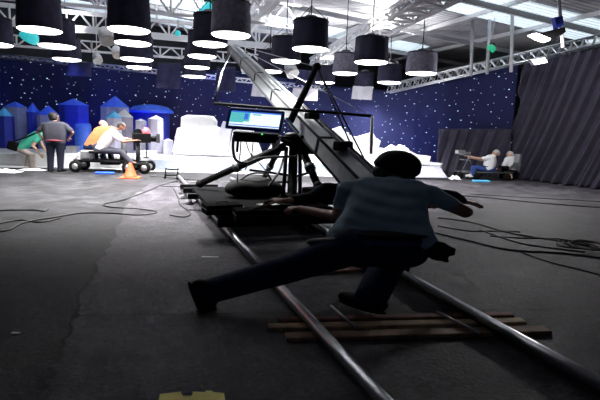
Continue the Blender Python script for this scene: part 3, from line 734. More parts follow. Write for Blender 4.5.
# remote head at the tip
hp = A1 + ad * .12
q = MB(); q.box(hp - V((0, 0, .1)), (.2, .2, .26), bev=.02); q.box(hp - V((.0, .1, .3)), (.36, .14, .14), bev=.02); h = q.build('remote_head', M['dgrey'], cr)
q = MB(); q.lathe(hp - V((.05, .2, .3)), [(.05, 0), (.06, .12), (.065, .2)], 12, ax=(0, -1, -.1)); q.build('lens', M['black'], h)
q = MB(); q.box(hp + V((.2, -.1, -.28)), (.1, .25, .16), bev=.01); q.build('camera_body', M['silver'], h)

# ------------------------------------------------------------------ monitor
MD = 7.1
mo = thing('monitor', 'blue-framed monitor showing a bright picture, mounted before the tripod column', 'monitor', W(254, 132, MD))
P4 = [W(229.5, 107.5, MD), W(285, 111.5, MD), W(281, 133, MD), W(224.5, 128.5, MD)]
bd = V((FH.x, FH.y, .06))
q = MB(); q.prism(P4, bd * .16); bmesh.ops.recalc_face_normals(q.bm, faces=q.bm.faces[:]); bmesh.ops.bevel(q.bm, geom=q.bm.edges[:], offset=.012, segments=2, affect='EDGES'); q.build('casing', M['bezel'], mo)
def mp(u, v, o=-.004): 
    return P4[0].lerp(P4[1], u).lerp(P4[3].lerp(P4[2], u), v) + bd * o
q = MB()
def scr(u0, v0, u1, v1, mi, o=-.004): 
    q.mi = mi; q.quad(mp(u0, v0, o), mp(u0, v1, o), mp(u1, v1, o), mp(u1, v0, o))
scr(.055, .13, .945, .83, 0); scr(.055, .13, .40, .60, 2, -.006); scr(.055, .13, .945, .19, 1, -.008); scr(.055, .74, .945, .785, 1, -.008); scr(.30, .22, .37, .5, 1, -.009); scr(.44, .22, .6, .28, 2, -.006)
scr(.055, .55, .3, .66, 2, -.007)
q.build('screen', [M['scr_w'], M['scr_b'], M['scr_t']], mo, recalc=False)
q = MB(); q.prism([W(233, 132, MD), W(278, 135, MD), W(275, 143.5, MD), W(234, 141.5, MD)], bd * .3); bmesh.ops.recalc_face_normals(q.bm, faces=q.bm.faces[:]); q.build('battery_box', M['black'], mo)
g_ = MB(); g_.sphere(W(262, 134.2, MD - .01), .012, n=8); g_.build('green_pilot_light', mat('pilot', (.1, .6, .1), .4, emit=(.1, 1, .2), estr=1.5), mo)
q = MB(); q.tube([W(276, 138, MD + .15), W(290, 143, TD - .3)], .03, 8); q.tube([W(238, 141, MD + .1), W(237, 152, MD + .1)], .02, 8); q.build('mount_arm', M['black'], mo)
q = MB(); q.tube([W(286, 118, MD + .1), W(299, 133, MD + .2)], .018, 8); q.build('antenna_rod', M['cyan'], mo)
q = MB(); q.tube(smooth_path([W(234, 135, MD), W(233, 148, MD), W(236, 160, MD + .1), W(247, 163, MD + .3), W(262, 158, MD + .6), (TC.x, TC.y - .1, 1.0)], 8), .022, 8); q.build('hanging_cable', M['cable'], mo)
q = MB()
for a in ([(241, 141), (240, 155), (238, 172), (237, 190)], [(246, 142), (250, 153), (257, 160), (270, 176)], [(253, 143), (251, 158), (245, 170)]):
    q.tube(smooth_path([W(x, y, MD + .2 + i * .25) for i, (x, y) in enumerate(a)], 5), .009, 6)
q.build('thin_leads', M['cable'], mo)
q = MB(); q.prism([W(271, 134.5, MD + .2), W(281, 135.5, MD + .2), W(280, 144, MD + .2), W(272, 149, MD + .2)], bd * .1); bmesh.ops.recalc_face_normals(q.bm, faces=q.bm.faces[:]); q.build('white_label_box', M['white'], mo)
o = MB().tube(smooth_path([W(268, 187, 8.0), W(279, 172, 8.1), W(283, 160, TD), W(287, 152, TD - .15)], 6), .02, 8).build('cable_bundle', M['cable']); tag(o, 'thick black cable curling up to the tripod column', 'cable')

# ------------------------------------------------------------------ cables on the floor
def cable(pts, r, label, k=6, m='cable'):
    P = smooth_path([G(x, y, .012) for x, y in pts], k)
    o = MB().tube(P, r, 6).build('floor_cable', M[m]); return tag(o, label, 'cable')
cable([(-10, 211), (10, 210), (34, 210), (44, 211), (48, 209)], .014, 'black cable end lying on the asphalt near the photo edge')
cable([(-10, 232), (8, 230), (25, 222), (55, 217), (82, 213), (110, 213), (140, 215), (157, 212), (140, 209), (112, 207), (104, 204), (126, 199), (150, 190), (165, 184), (187, 179)], .013, 'long black cable winding from the track end across the concrete')
cable([(-5, 224), (20, 220), (40, 222), (60, 218)], .011, 'short black cable beside the long winding one on the asphalt')
cable([(173, 187), (178, 197), (180, 204), (190, 213), (184, 217), (170, 215)], .015, 'black cable looping on the floor beside the track end')
cable([(150, 176), (175, 178), (200, 180), (232, 181)], .015, 'black cable lying along the floor before the stage strip')
cable([(160, 186), (190, 187), (215, 188)], .012, 'thin black cable passing across the track end')
cable([(455, 195), (490, 198), (540, 203), (620, 209)], .016, 'straight black cable crossing the floor before the pleated drape')
cable([(470, 194), (520, 197), (610, 202)], .010, 'thinner cable just beyond the straight one')
cable([(438, 218), (470, 222), (510, 233), (560, 241), (590, 246)], .016, 'black cable from the bent elbow to the small coil')
cable([(438, 226), (470, 231), (500, 231), (520, 232)], .013, 'short curved cable meeting the others behind the helper')
cable([(436, 233), (470, 241), (510, 250), (560, 253), (600, 258), (625, 262)], .017, 'lowest black cable sweeping from the tool pouch across the floor')
cable([(490, 236), (520, 238), (560, 239), (588, 245)], .012, 'cable running into the far side of the small coil')
cable([(480, 230), (520, 243), (560, 249), (585, 252)], .012, 'cable crossing between the two longest floor cables')
cable([(520, 252), (550, 262), (590, 272), (625, 283)], .008, 'thin dark cable trailing towards the photo edge')
g = G(583, 248, .02); q = MB()
P = []
for i in range(64):
    t = i * .33; rr = .27 + .11 * math.sin(i * .37); P.append((g.x + rr * math.cos(t) * 1.0, g.y + rr * .9 * math.sin(t), .02 + .012 * (i % 7) / 3 + .0006 * i))
q.tube(P, .011, 5); tag(q.build('cable_coil', M['cable']), 'tangled coil of black cable on the open floor', 'cable coil')
# small debris
for px, py, s, lb in ((16, 333, .03, 'tiny white scrap on the dark asphalt'), (210, 257, .1, 'flat pale paper strip on the concrete beside the rail'), (456, 183, .04, 'small pale scrap beside the drape hem')):
    g = G(px, py, .007) if px != 456 else G(560, 184.5, .006)
    o = MB().box((g.x, g.y, .008), (s * 1.9, s * .35 if s > .08 else s * .8, .004), Matrix.Rotation(-.3, 3, 'Z')).build('paper_scrap', M['paper']); tag(o, lb, 'scrap')
# little folding stool-like stand near the stage
g = G(173, 179); q = thing('cable_stand', 'small black wire stand on the floor before the stage', 'stand', g)
a = [G(165, 179), G(177, 179.5)]; 
for p in a:
    b = MB(); b.tube([p, p + V((.03, 0, .30))], .022, 6); b.build('leg', M['black'], q)
b = MB(); b.tube([a[0] + V((.03, 0, .26)), a[1] + V((.03, 0, .26))], .022, 6); b.tube([a[0] + V((.02, 0, .1)), a[1] + V((.06, 0, .12))], .022, 6); b.build('crossbar', M['black'], q)

# ------------------------------------------------------------------ traffic cone
g = G(130.5, 178); cn = thing('traffic_cone', 'small orange traffic cone on the floor before the camera cart', 'cone', g)
h = zat(g, 163); rw = 8.6 * proj(g)[2] / FPX
b = MB(); b.box((g.x, g.y, .018), (rw * 2.1, rw * 2.1, .03), Matrix.Rotation(-.2, 3, 'Z'), bev=.008); b.build('base_plate', M['cone'], cn)
b = MB(); b.lathe((g.x, g.y, .033), [(rw * .78, 0), (rw * .72, .02), (rw * .2, h - .06), (rw * .15, h - .035)], 20); b.build('cone_body', M['cone'], cn)

# ------------------------------------------------------------------ yellow tray at the bottom
def yq(x, y): return G(x, y, .03)
b = MB(); pts = [(158, 404), (160, 394), (181, 391.5), (182, 395), (192, 395.5), (193, 391.5), (205, 392), (206, 390.5), (212, 390.5), (213, 392), (224, 393), (226, 404)]
b.prism([yq(*p) for p in pts], (0, 0, -.025)); bmesh.ops.recalc_face_normals(b.bm, faces=b.bm.faces[:])
yt = thing('yellow_tray', 'yellow plastic cable tray with a square notch at the bottom of the photo', 'cable tray', yq(192, 400))
b.build('tray_body', M['yellow'], yt)
b = MB(); g = yq(187, 395); b.box((g.x, g.y, .02), (.05, .045, .02), bev=.004); b.build('latch', M['black'], yt)
b = MB()
for x in (170, 200, 214): 
    p, q_ = yq(x, 396), yq(x + .5, 404); b.beam(p + V((0, 0, .004)), q_ + V((0, 0, .004)), .015, .01)
b.build('ridge', M['yellow'], yt)

# ------------------------------------------------------------------ people
def ico(bm, c, r, M3=None):
    m = Matrix.Translation(V(c)) @ (M3.to_4x4() if M3 else Matrix.Identity(4)) @ Matrix.Diagonal((*(r if hasattr(r, '__len__') else (r, r, r)), 1))
    bmesh.ops.create_icosphere(bm, subdivisions=3, radius=1, matrix=m)
def capsule(bm, a, b, ra, rb):
    a, b = V(a), V(b); ico(bm, a, ra); ico(bm, b, rb)
    d = b - a
    if d.length < 1e-4: return
    m = Matrix.Translation((a + b) / 2) @ V((0, 0, 1)).rotation_difference(d.normalized()).to_matrix().to_4x4()
    bmesh.ops.create_cone(bm, cap_ends=True, segments=20, radius1=ra, radius2=rb, depth=d.length, matrix=m)
def blob(prims, vox, it):
    bm = bmesh.new()
    for p in prims:
        if p[0] == 'c': capsule(bm, *p[1:])
        else: ico(bm, *p[1:])
    me = bpy.data.meshes.new('tmp'); bm.to_mesh(me); bm.free()
    o = bpy.data.objects.new('tmp', me); COL.objects.link(o)
    rm = o.modifiers.new('r', 'REMESH'); rm.mode = 'VOXEL'; rm.voxel_size = vox; rm.use_smooth_shade = True
    if it: s = o.modifiers.new('s', 'SMOOTH'); s.factor = .5; s.iterations = it
    dg = bpy.context.evaluated_depsgraph_get(); dg.update()
    me2 = bpy.data.meshes.new_from_object(o.evaluated_get(dg))
    bpy.data.objects.remove(o); bpy.data.meshes.remove(me)
    for p in me2.polygons: p.use_smooth = True
    return me2
class Fig:
    """a person built in a local frame (across, depth, up); lateral widths follow the photograph's proportions"""
    def __init__(s, name, label, foot, S, vox, group=None):
        s.o = V((foot.x, foot.y, 0)); s.S = S; s.vox = vox
        s.root = thing(name, label, 'person', s.o, group)
    def L(s, px, py, d):
        w = W(px, py, d) - s.o; return V((w.dot(RGT0) / s.S, w.dot(V((FH.x, FH.y, 0))), w.z))
    def put(s, name, prims, m, parent=None, vox=None, it=9, wr=None, clip=None):
        me = blob(prims, vox or s.vox, it); me.name = name
        o = bpy.data.objects.new(name, me); COL.objects.link(o); o.parent = parent or s.root
        fh = V((FH.x, FH.y, 0))
        for v in me.vertices:
            c = v.co.copy()
            if wr: c = wr(c)
            w = RGT0 * c.x * s.S + fh * c.y + V((0, 0, c.z)); w.z = max(w.z, .004); v.co = w
        me.materials.append(m); me.update(); return o
def hand(wr, d, n, k=1.0, curl=.5, side=1):
    """palm, four unequal bent fingers and a thumb; d: finger direction, n: back-of-hand normal"""
    d = V(d).normalized(); n = V(n); n = (n - d * n.dot(d)).normalized(); x = d.cross(n).normalized() * side
    wr = V(wr); P = []
    rot = Matrix((x, d, n)).transposed()
    P.append(('e', wr + d * .05 * k, (.042 * k, .052 * k, .017 * k), rot))
    for i, ln in enumerate((.068, .078, .072, .056)):
        b = wr + d * .092 * k + x * (.031 - .0205 * i) * k
        d1 = (d * math.cos(curl) - n * math.sin(curl)); d2 = (d * math.cos(curl * 2.2) - n * math.sin(curl * 2.2))
        m_ = b + d1 * ln * .55 * k; e = m_ + d2 * ln * .5 * k
        P += [('c', b - d * .02 * k, m_, .0095 * k, .009 * k), ('c', m_, e, .009 * k, .0075 * k)]
    b = wr + d * .03 * k + x * .035 * k; t1 = b + (d * .5 + x * .75 - n * .25).normalized() * .042 * k; t2 = t1 + (d * .9 + x * .2 - n * .45).normalized() * .032 * k
    P += [('c', b, t1, .0125 * k, .0105 * k), ('c', t1, t2, .0105 * k, .009 * k)]
    return P
def head_prims(h, f, up, k, rx=1.0):
    f = V(f).normalized(); up = V(up); up = (up - f * up.dot(f)).normalized(); x = f.cross(up).normalized()
    rot = Matrix((x, f, up)).transposed()
    P = [('e', h, (.078 * k * rx, .096 * k, .105 * k), rot), ('e', h + f * .035 * k - up * .055 * k, (.055 * k, .058 * k, .06 * k), rot),
         ('c', h + f * .088 * k + up * .012 * k, h + f * .108 * k - up * .022 * k, .012 * k, .017 * k),
         ('e', h + f * .085 * k - up * .062 * k, (.026 * k, .012 * k, .011 * k), rot), ('e', h + f * .075 * k - up * .095 * k, (.03 * k, .025 * k, .02 * k), rot)]
    for s in (-1, 1):
        P.append(('e', h + x * s * .08 * k * rx - up * .01 * k, (.012 * k, .024 * k, .034 * k), rot))
        P.append(('e', h + x * s * .032 * k + f * .082 * k + up * .032 * k, (.024 * k, .014 * k, .01 * k), rot))
    return P, x, f, up, rot
def person(name, label, S, J, k, face, mats, vox=.02, sleeve=.5, trouser=1.0, fat=1.0, cap=None, hairm='hair', hands=(), torso=None, thigh=.088, foot_dirs=None, hair=True, heads=1.0, pants_it=3, sh_extra=.022, hem=0, shoe_k=1.0, calf=(.078, .066), butt=0, hwf=None, armk=1.0, handk=1.02):
    ft = J['foot']; F = Fig(name, label, ft, S, vox); L = {}
    for a, p in J.items():
        if a != 'foot': L[a] = F.L(*p)
    pel, nk, hd = L['pel'], L['neck'], L['head']
    sL, sR, hL, hR = L['sL'], L['sR'], L['hL'], L['hR']
    up = (hd - nk).normalized()
    body = []
    def torso_p(e):
        P = []; lat = (sR - sL).normalized(); ms = sL.lerp(sR, .5); mh = hL.lerp(hR, .5) + (ms - hL.lerp(hR, .5)) * .12
        ws = (sR - sL).length * .5; wh = hem * k if hem else (hR - hL).length * .5 + .03 * k
        for i in range(15):
            t = i / 14; c = ms.lerp(mh, t); r = (.095 + .02 * math.sin(math.pi * min(1, t * 1.15)) + e) * k * fat
            hw = max(.02, (ws * (.72 - .06 * t) * (1 - t) + wh * t) - (.02 * k if not hem else 0))
            if hwf: q_ = t * 5.999; i0 = int(q_); hw = hwf[i0] + (hwf[i0 + 1] - hwf[i0]) * (q_ - i0)
            P.append(('c', c - lat * hw, c + lat * hw, r, r))
        P.append(('c', sL, sR, (.058 + e) * k, (.058 + e) * k))
        P.append(('c', ms, ms.lerp(nk, .75), (.085 + e) * k, (.06 + e) * k))
        return P
    body += torso_p(0)
    body.append(('c', nk, hd - up * .04 * k, .058 * k, .055 * k))
    hp, hx, hf, hu, hrot = head_prims(hd, face, up, k * heads); body += hp
    for a in 'LR':
        s, e, w = L['s' + a], L['e' + a], L['w' + a]
        body += [('c', s, e, .05 * k * armk, .041 * k * armk), ('c', e, w, .04 * k * armk, .027 * k * armk)]
        if hands and a in hands: hdv, nn, cu = hands[a]; body += hand(w, hdv, nn, k * handk, cu, 1 if a == 'R' else -1)
        else: body += hand(w, (w - e), V((0, 0, 1)) if abs((w - e).normalized().z) < .8 else V((0, 1, 0)), k, .45, 1 if a == 'R' else -1)
        h, n, an = L['h' + a], L['k' + a], L['a' + a]
        body += [('c', h, n, (thigh - .012) * k, .055 * k), ('c', n, an, .055 * k, .036 * k)]
        td = V(foot_dirs[a]).normalized() if foot_dirs else V((0, 1, 0))
        body.append(('c', an, an + td * .09 * k, .035 * k, .028 * k))
    bo = F.put('body', body, M[mats['skin']], vox=min(vox, .014), it=2)
    ey = []
    for s in (-1, 1):
        e = F.put('eye', [('e', hd + hx * s * .032 * k + hf * .09 * k + hu * .012 * k, .011 * k)], M['eye'], vox=.004, it=0)
    # shirt
    sh = torso_p(sh_extra)
    if torso: sh += torso(L, k)
    for a in 'LR':
        s, e, w = L['s' + a], L['e' + a], L['w' + a]
        if sleeve <= 1: sh.append(('c', s, s.lerp(e, sleeve), .074 * k, .068 * k))
        else: sh += [('c', s, e, .07 * k * armk, .06 * k * armk), ('c', e, e.lerp(w, sleeve - 1), .06 * k * armk, .044 * k * armk)]
    shirt_wr = mats.get('wrinkle')
    so = F.put('shirt', sh, M[mats['shirt']], wr=shirt_wr)
    pa = [('c', hL, hR, .112 * k * fat, .112 * k * fat)]
    if not butt: pa.append(('c', pel, (hL + hR) / 2, .125 * k * fat, .11 * k * fat))
    for a in 'LR':
        h, n, an = L['h' + a], L['k' + a], L['a' + a]
        pa += [('c', h, n, (thigh + .02) * k, calf[0] * k)]
        if trouser > .5: pa.append(('c', n, n.lerp(an, trouser), calf[0] * k, calf[1] * k))
    if butt: pa += [('c', hL + V((-butt, 0, .03)), hR + V((butt, 0, .03)), .12 * k, .12 * k), ('c', hL + V((-butt * .6, -.02, -.03)), hR + V((butt * .6, -.02, -.03)), .125 * k, .125 * k)]
    F.put('trousers', pa, M[mats['pants']], it=pants_it)
    for a in 'LR':
        an = L['a' + a]; td = V(foot_dirs[a]).normalized() if foot_dirs else V((0, 1, 0))
        ud = V((0, 0, 1)) - td * td.z; ud = ud.normalized() if ud.length > .1 else V((0, 1, 0))
        c = an - ud * .035 * k; kk, k = k, k * shoe_k
        sho = F.put('shoe', [('c', c - td * .045 * k, c + td * .06 * k, .05 * k, .045 * k), ('c', c + td * .06 * k - ud * .01 * k, c + td * .17 * k - ud * .012 * k, .045 * k, .036 * k), ('c', an, c, .05 * k, .05 * k)], M[mats['shoe']], vox=.012)
        x = td.cross(ud).normalized(); rot = Matrix((x, td, ud)).transposed()
        F.put('sole', [('e', c + td * .055 * k - ud * .045 * k, (.046 * k, .155 * k, .016 * k), rot)], M[mats.get('sole', 'blackr')], parent=sho, vox=.008, it=0); k = kk
    if hair:
        H = [('e', hd - hf * .014 * k * heads + hu * .022 * k * heads, (.086 * k * heads, .098 * k * heads, .1 * k * heads), hrot)]
        H.append(('e', hd - hf * .045 * k * heads - hu * .02 * k * heads, (.078 * k * heads, .065 * k * heads, .085 * k * heads), hrot))
        F.put('hair', H, M[hairm], vox=.012, it=2)
    if cap: cap(F, L, hd, hx, hf, hu, hrot, k * heads)
    return F, L

def wrinkle(c):
    a = .007 * math.sin(c.z * 62 + c.x * 9 + 1.5 * math.sin(c.x * 8)) + .005 * math.sin(c.z * 31 - c.x * 24)
    return c + V((0, -a, 0))
FT = G(362, 318)
J = dict(foot=FT, pel=(386, 241, 4.02), neck=(394, 182, 4.46), head=(396, 168, 4.56), sL=(349, 189, 4.38), sR=(430, 194, 4.34),
         eL=(339, 217, 4.42), wL=(300, 209, 4.78), eR=(465, 212, 4.46), wR=(441, 205, 5.0), hL=(357, 247, 4.0), hR=(404, 248, 4.03),
         kL=(285, 270, 3.98), aL=(210, 291, 3.9), kR=(388, 264, 4.38), aR=(371, 298, 3.86))
def mcap(F, L, hd, hx, hf, hu, rot, k):
    c = F.put('cap', [('e', hd + hu * .03 * k - hf * .012 * k, (.136 * k, .142 * k, .118 * k), rot), ('e', hd + hu * .01 * k - hf * .012 * k, (.142 * k, .146 * k, .075 * k), rot)], M['blackr'], vox=.011, it=3)
    F.put('cap_brim', [('e', hd + hf * .17 * k + hu * .0 * k, (.085 * k, .085 * k, .014 * k), rot)], M['blackr'], parent=c, vox=.008, it=1)
    F.put('long_hair', [('e', hd - hf * .03 * k - hu * .055 * k, (.132 * k, .105 * k, .085 * k), rot), ('e', hd + hx * .1 * k - hu * .085 * k, (.04 * k, .05 * k, .035 * k), rot)], M['hair'], vox=.011, it=2)
F, L = person('person', 'person in blue-grey shirt and dark cap lunging low to push the dolly along the rails', 1.42, J, 1.04, (-.12, .97, .05),
    dict(skin='skin', shirt='shirt_b', pants='jean', shoe='blackr', wrinkle=wrinkle), vox=.012, sleeve=.55, fat=1.06, hwf=(.13, .115, .108, .112, .135, .175, .205), armk=1.28, shoe_k=1.2, calf=(.108, .095), butt=.03, cap=mcap, heads=1.12,
    hands={'L': ((-.75, .6, .02), (.1, -.3, .95), 1.0), 'R': ((-.3, .9, .1), (.1, -.3, .95), 1.0)}, torso=None, thigh=.112,
    foot_dirs={'L': (.25, .1, -.9), 'R': (-.62, .75, 0)}, pants_it=4)
# belt, waistband and tool pouch
hl, hr = L['hL'], L['hR']
F.put('waistband', [('e', F.L(386, 241, 4.0), (.235, .17, .05))], M['shorts'], it=3)
F.put('belt', [('e', F.L(385, 233, 4.03), (.285, .175, .034))], M['blackr'], it=3)
pc = F.L(438, 251, 3.98)
po = F.put('tool_pouch', [('e', pc, (.075, .06, .085)), ('c', pc + V((.03, 0, .03)), pc + V((.085, -.01, .02)), .03, .02), ('c', pc + V((.03, 0, 0)), pc + V((.09, 0, -.02)), .028, .018), ('c', pc + V((-.1, 0, .04)), pc, .05, .07), ('c', pc + V((.0, 0, .0)), pc + V((.05, 0, -.08)), .03, .022)], M['blackr'], vox=.01)
pk = F.L(318, 240, 4.0)
F.put('hip_flap', [('c', pk + V((-.04, 0, -.02)), hl + V((-.02, -.05, .04)), .03, .07)], M['dgrey'], vox=.012)

# second person pushing, mostly hidden by the first
FT2 = G(372, 283)
J = dict(foot=FT2, pel=(385, 220, 5.0), neck=(388, 190, 5.25), head=(390, 176, 5.32), sL=(328, 190, 5.2), sR=(436, 196, 5.2),
         eL=(313, 198, 5.2), wL=(286, 201, 5.0), eR=(452, 197, 5.2), wR=(464, 202, 5.36), hL=(368, 224, 5.0), hR=(402, 226, 5.0),
         kL=(360, 246, 5.3), aL=(366, 275, 5.12), kR=(405, 248, 5.3), aR=(400, 275, 5.15))
person('person', 'helper in dark clothes crouched beyond the capped one, only outstretched arms showing', 1.42, J, .98, (-.1, .97, -.3),
    dict(skin='skin', shirt='trous', pants='trous', shoe='blackr'), vox=.014, sleeve=1.7, fat=.9, armk=1.25, handk=1.3,
    hands={'L': ((-.8, .5, .02), (.1, -.2, .95), .5), 'R': ((.8, .45, -.1), (.0, -.2, .95), .35)}, foot_dirs={'L': (0, 1, 0), 'R': (.1, 1, 0)})

# standing crew member seen from behind
f = G(55, 171.5); d = proj(f)[2]
J = dict(foot=f, pel=(55, 142, d), neck=(54.5, 122.5, d), head=(54, 117, d + .05), sL=(44, 125.5, d), sR=(65, 125.5, d), eL=(37.5, 132, d - .02), wL=(42, 137, d + .28), eR=(72.5, 132.5, d), wR=(69, 138, d + .28),
         hL=(50.5, 144, d), hR=(60, 144, d), kL=(50.5, 157, d + .02), aL=(50.5, 169.3, d), kR=(60.5, 157, d + .02), aR=(60.5, 169, d))
F, L = person('person', 'crew member in charcoal tee and black trousers standing with back turned, elbows out', 1.35, J, .95, (.1, 1, 0), dict(skin='skin', shirt='shirt_g', pants='trous', shoe='blackr'), vox=.011, sleeve=.75, foot_dirs={'L': (-.3, 1, 0), 'R': (.3, 1, 0)}, heads=1.25)
F.put('belt', [('e', (L['hL'] + L['hR']) / 2 + V((0, 0, .1)), (.215, .15, .035))], mat('red_belt', (.2, .03, .05), .7), it=2)
# green shirt bending
f = G(28, 168.6); d = proj(f)[2]
d += .2
J = dict(foot=f, pel=(21, 147, d), neck=(40, 133, d + .05), head=(47, 132, d + .1), sL=(37, 134, d + .22), sR=(38, 136, d - .16), eL=(42, 145, d + .22), wL=(47, 153, d + .22), eR=(33, 146, d - .2), wR=(40, 154, d - .2),
         hL=(19, 148, d + .1), hR=(20, 149, d - .1), kL=(30, 154, d + .12), aL=(27, 166.5, d + .14), kR=(32, 155, d - .12), aR=(32, 167, d - .12))
person('person', 'person in green tee and khaki trousers bending low behind the standing one', 1.35, J, .95, (1, 0, -.3), dict(skin='skin_l', shirt='tee_gr', pants='khaki', shoe='khaki', sole='paper'), vox=.012, foot_dirs={'L': (1, 0, 0), 'R': (1, 0, 0)})
c = F.L(13, 147, d - .16) if False else W(13, 146, d - .2)
bg2 = thing('shoulder_bag', 'black shoulder bag hanging at the back of the green tee', 'bag', c)
b = MB(); b.box(c, (.3, .16, .26), Matrix.Rotation(.3, 3, 'Y'), bev=.05); b.build('pouch', M['black'], bg2)
b = MB(); b.tube(smooth_path([c + V((-.1, 0, .1)), W(24, 138, d - .22), W(38, 132, d - .2)], 6), .02, 6); b.build('hanging_strap', M['black'], bg2)

# camera cart with riders
gc0, gc1 = G(72, 172), G(150, 174); cd_ = (gc1 - gc0); cu = cd_.normalized(); cn_ = V((-cu.y, cu.x, 0))
cart = thing('camera_cart', 'low black wheeled camera cart carrying two riders before the stage', 'cart', gc0.lerp(gc1, .5))
def cp(t, off, z): return gc0 + cd_ * t + cn_ * off + V((0, 0, z))
b = MB()
for o_ in (.05, .6): b.tube([cp(.02, o_, .33), cp(.98, o_, .3)], .035, 8)
b.beam(cp(.15, .32, .35), cp(.8, .32, .34), .55, .05); b.build('chassis', M['black'], cart)
for t in (.05, .72, .93):
    for o_ in (-.03, .68):
        q = MB(); q.lathe(cp(t, o_, .17) - cn_ * .04, [(.09, 0), (.17, .005), (.175, .04), (.17, .075), (.09, .08)], 20, ax=cn_); wq = q.build('wheel', M['blackr'], cart)
        q = MB(); q.lathe(cp(t, o_, .17) - cn_ * .045, [(.02, 0), (.085, .002), (.085, .088), (.02, .09)], 14, ax=cn_); q.build('hub', M['silver'], wq)
    b = MB(); b.tube([cp(t, -.03, .17), cp(t, .68, .17)], .025, 6); b.tube([cp(t, .32, .17), cp(t, .32, .33)], .03, 6); b.build('axle', M['dgrey'], cart)
for t, o_ in ((.30, .12), (.42, .5)):
    b = MB(); b.lathe(cp(t, o_, .375), [(.05, 0), (.05, .16), (.2, .18), (.22, .22), (.18, .24)], 16); b.build('seat', M['blackr'], cart)
b = MB(); b.lathe(cp(.62, .35, .375), [(.11, 0), (.1, .25), (.07, .3), (.065, .6)], 14); b.build('column', M['dgrey'], cart)
b = MB(); b.box(cp(.17, .3, .5), (.42, .4, .24), bev=.03); b.build('battery_pack', M['silver'], cart)
b = MB(); 
for k in range(5): b.tube([cp(.04 + .06 * k, .05 + .1 * (k % 3), .36), cp(.1 + .07 * k, .2, .62 - .05 * (k % 2))], .018, 6)
b.build('pipework', M['alu'], cart)
cc = cp(.86, .35, 1.02)
cmr = thing('film_camera', 'black film camera with matte box on the cart column', 'camera', cc)
b = MB(); b.box(cc, (.5, .3, .28), Matrix.Rotation(.1, 3, 'Z'), bev=.03); b.lathe(cc + V((-.1, 0, .13)), [(.13, 0), (.14, .03), (.14, .1), (.1, .12)], 16, ax=(0, 1, 0)); b.build('body', M['black'], cmr)
b = MB(); b.lathe(cc + V((.22, 0, -.02)), [(.08, 0), (.09, .14), (.1, .2)], 14, ax=(1, 0, 0)); b.build('lens', M['black'], cmr)
b = MB(); b.box(cc + V((.46, 0, 0)), (.1, .3, .26), bev=.01); b.build('matte_box', M['dgrey'], cmr)
b = MB(); b.lathe((cc.x - .1, cc.y, .375), [(.07, 0), (.06, .3), (.055, cc.z - .375 - .14)], 12); b.build('riser', M['dgrey'], cmr)
rl = W(146, 133, 14.6)
b = MB(); b.lathe((rl.x, rl.y, ST + .004), [(.1, 0), (.1, .02), (.02, .04), (.018, rl.z - ST - .12)], 12); r0 = thing('red_lamp', 'small red lamp on a stand glowing beside the film camera', 'lamp', (rl.x, rl.y, ST)); b.build('stand', M['black'], r0)
b = MB(); b.lathe((rl.x, rl.y, rl.z - .13), [(.06, 0), (.11, .06), (.12, .2), (.05, .3)], 14); b.build('lamp_globe', M['red'], r0)
d = proj(cp(.4, .12, 0))[2]
J = dict(foot=cp(.55, .0, 0), pel=(98, 147, d), neck=(115, 130.5, d), head=(121.5, 126, d), sL=(112, 132, d + .2), sR=(113, 134, d - .18), eL=(124, 140, d + .2), wL=(135, 139, d + .2), eR=(123, 142, d - .22), wR=(134, 140.5, d - .2),
         hL=(99, 149, d + .1), hR=(99, 150, d - .1), kL=(120, 151, d + .14), aL=(130, 161, d + .14), kR=(121, 152, d - .16), aR=(131, 162.5, d - .16))
person('person', 'dark-haired rider in white tee hunched on the cart towards the film camera', 1.35, J, .95, (1, .1, -.25), dict(skin='skin', shirt='tee_w', pants='shirt_g', shoe='blackr'), vox=.012, foot_dirs={'L': (1, 0, 0), 'R': (1, 0, 0)}, sleeve=.7)
d2 = d + .4
J = dict(foot=cp(.5, .6, 0), pel=(92, 146, d2), neck=(104, 127.5, d2), head=(103, 123.5, d2 + .05), sL=(97, 130, d2), sR=(113, 129.5, d2), eL=(92, 139, d2), wL=(101, 146, d2 + .1), eR=(121, 138, d2), wR=(129, 139, d2 + .1),
         hL=(88, 147, d2), hR=(97, 147, d2), kL=(102, 150, d2 + .3), aL=(104, 162, d2 + .3), kR=(110, 151, d2 + .2), aR=(112, 162, d2 + .2))
F, L = person('person', 'bald rider wearing an orange vest behind the white tee on the cart', 1.35, J, .95, (.6, .8, 0), dict(skin='skin_l', shirt='vest', pants='jean', shoe='blackr'), vox=.012, foot_dirs={'L': (1, .3, 0), 'R': (1, .3, 0)}, hair=False, sleeve=.05)
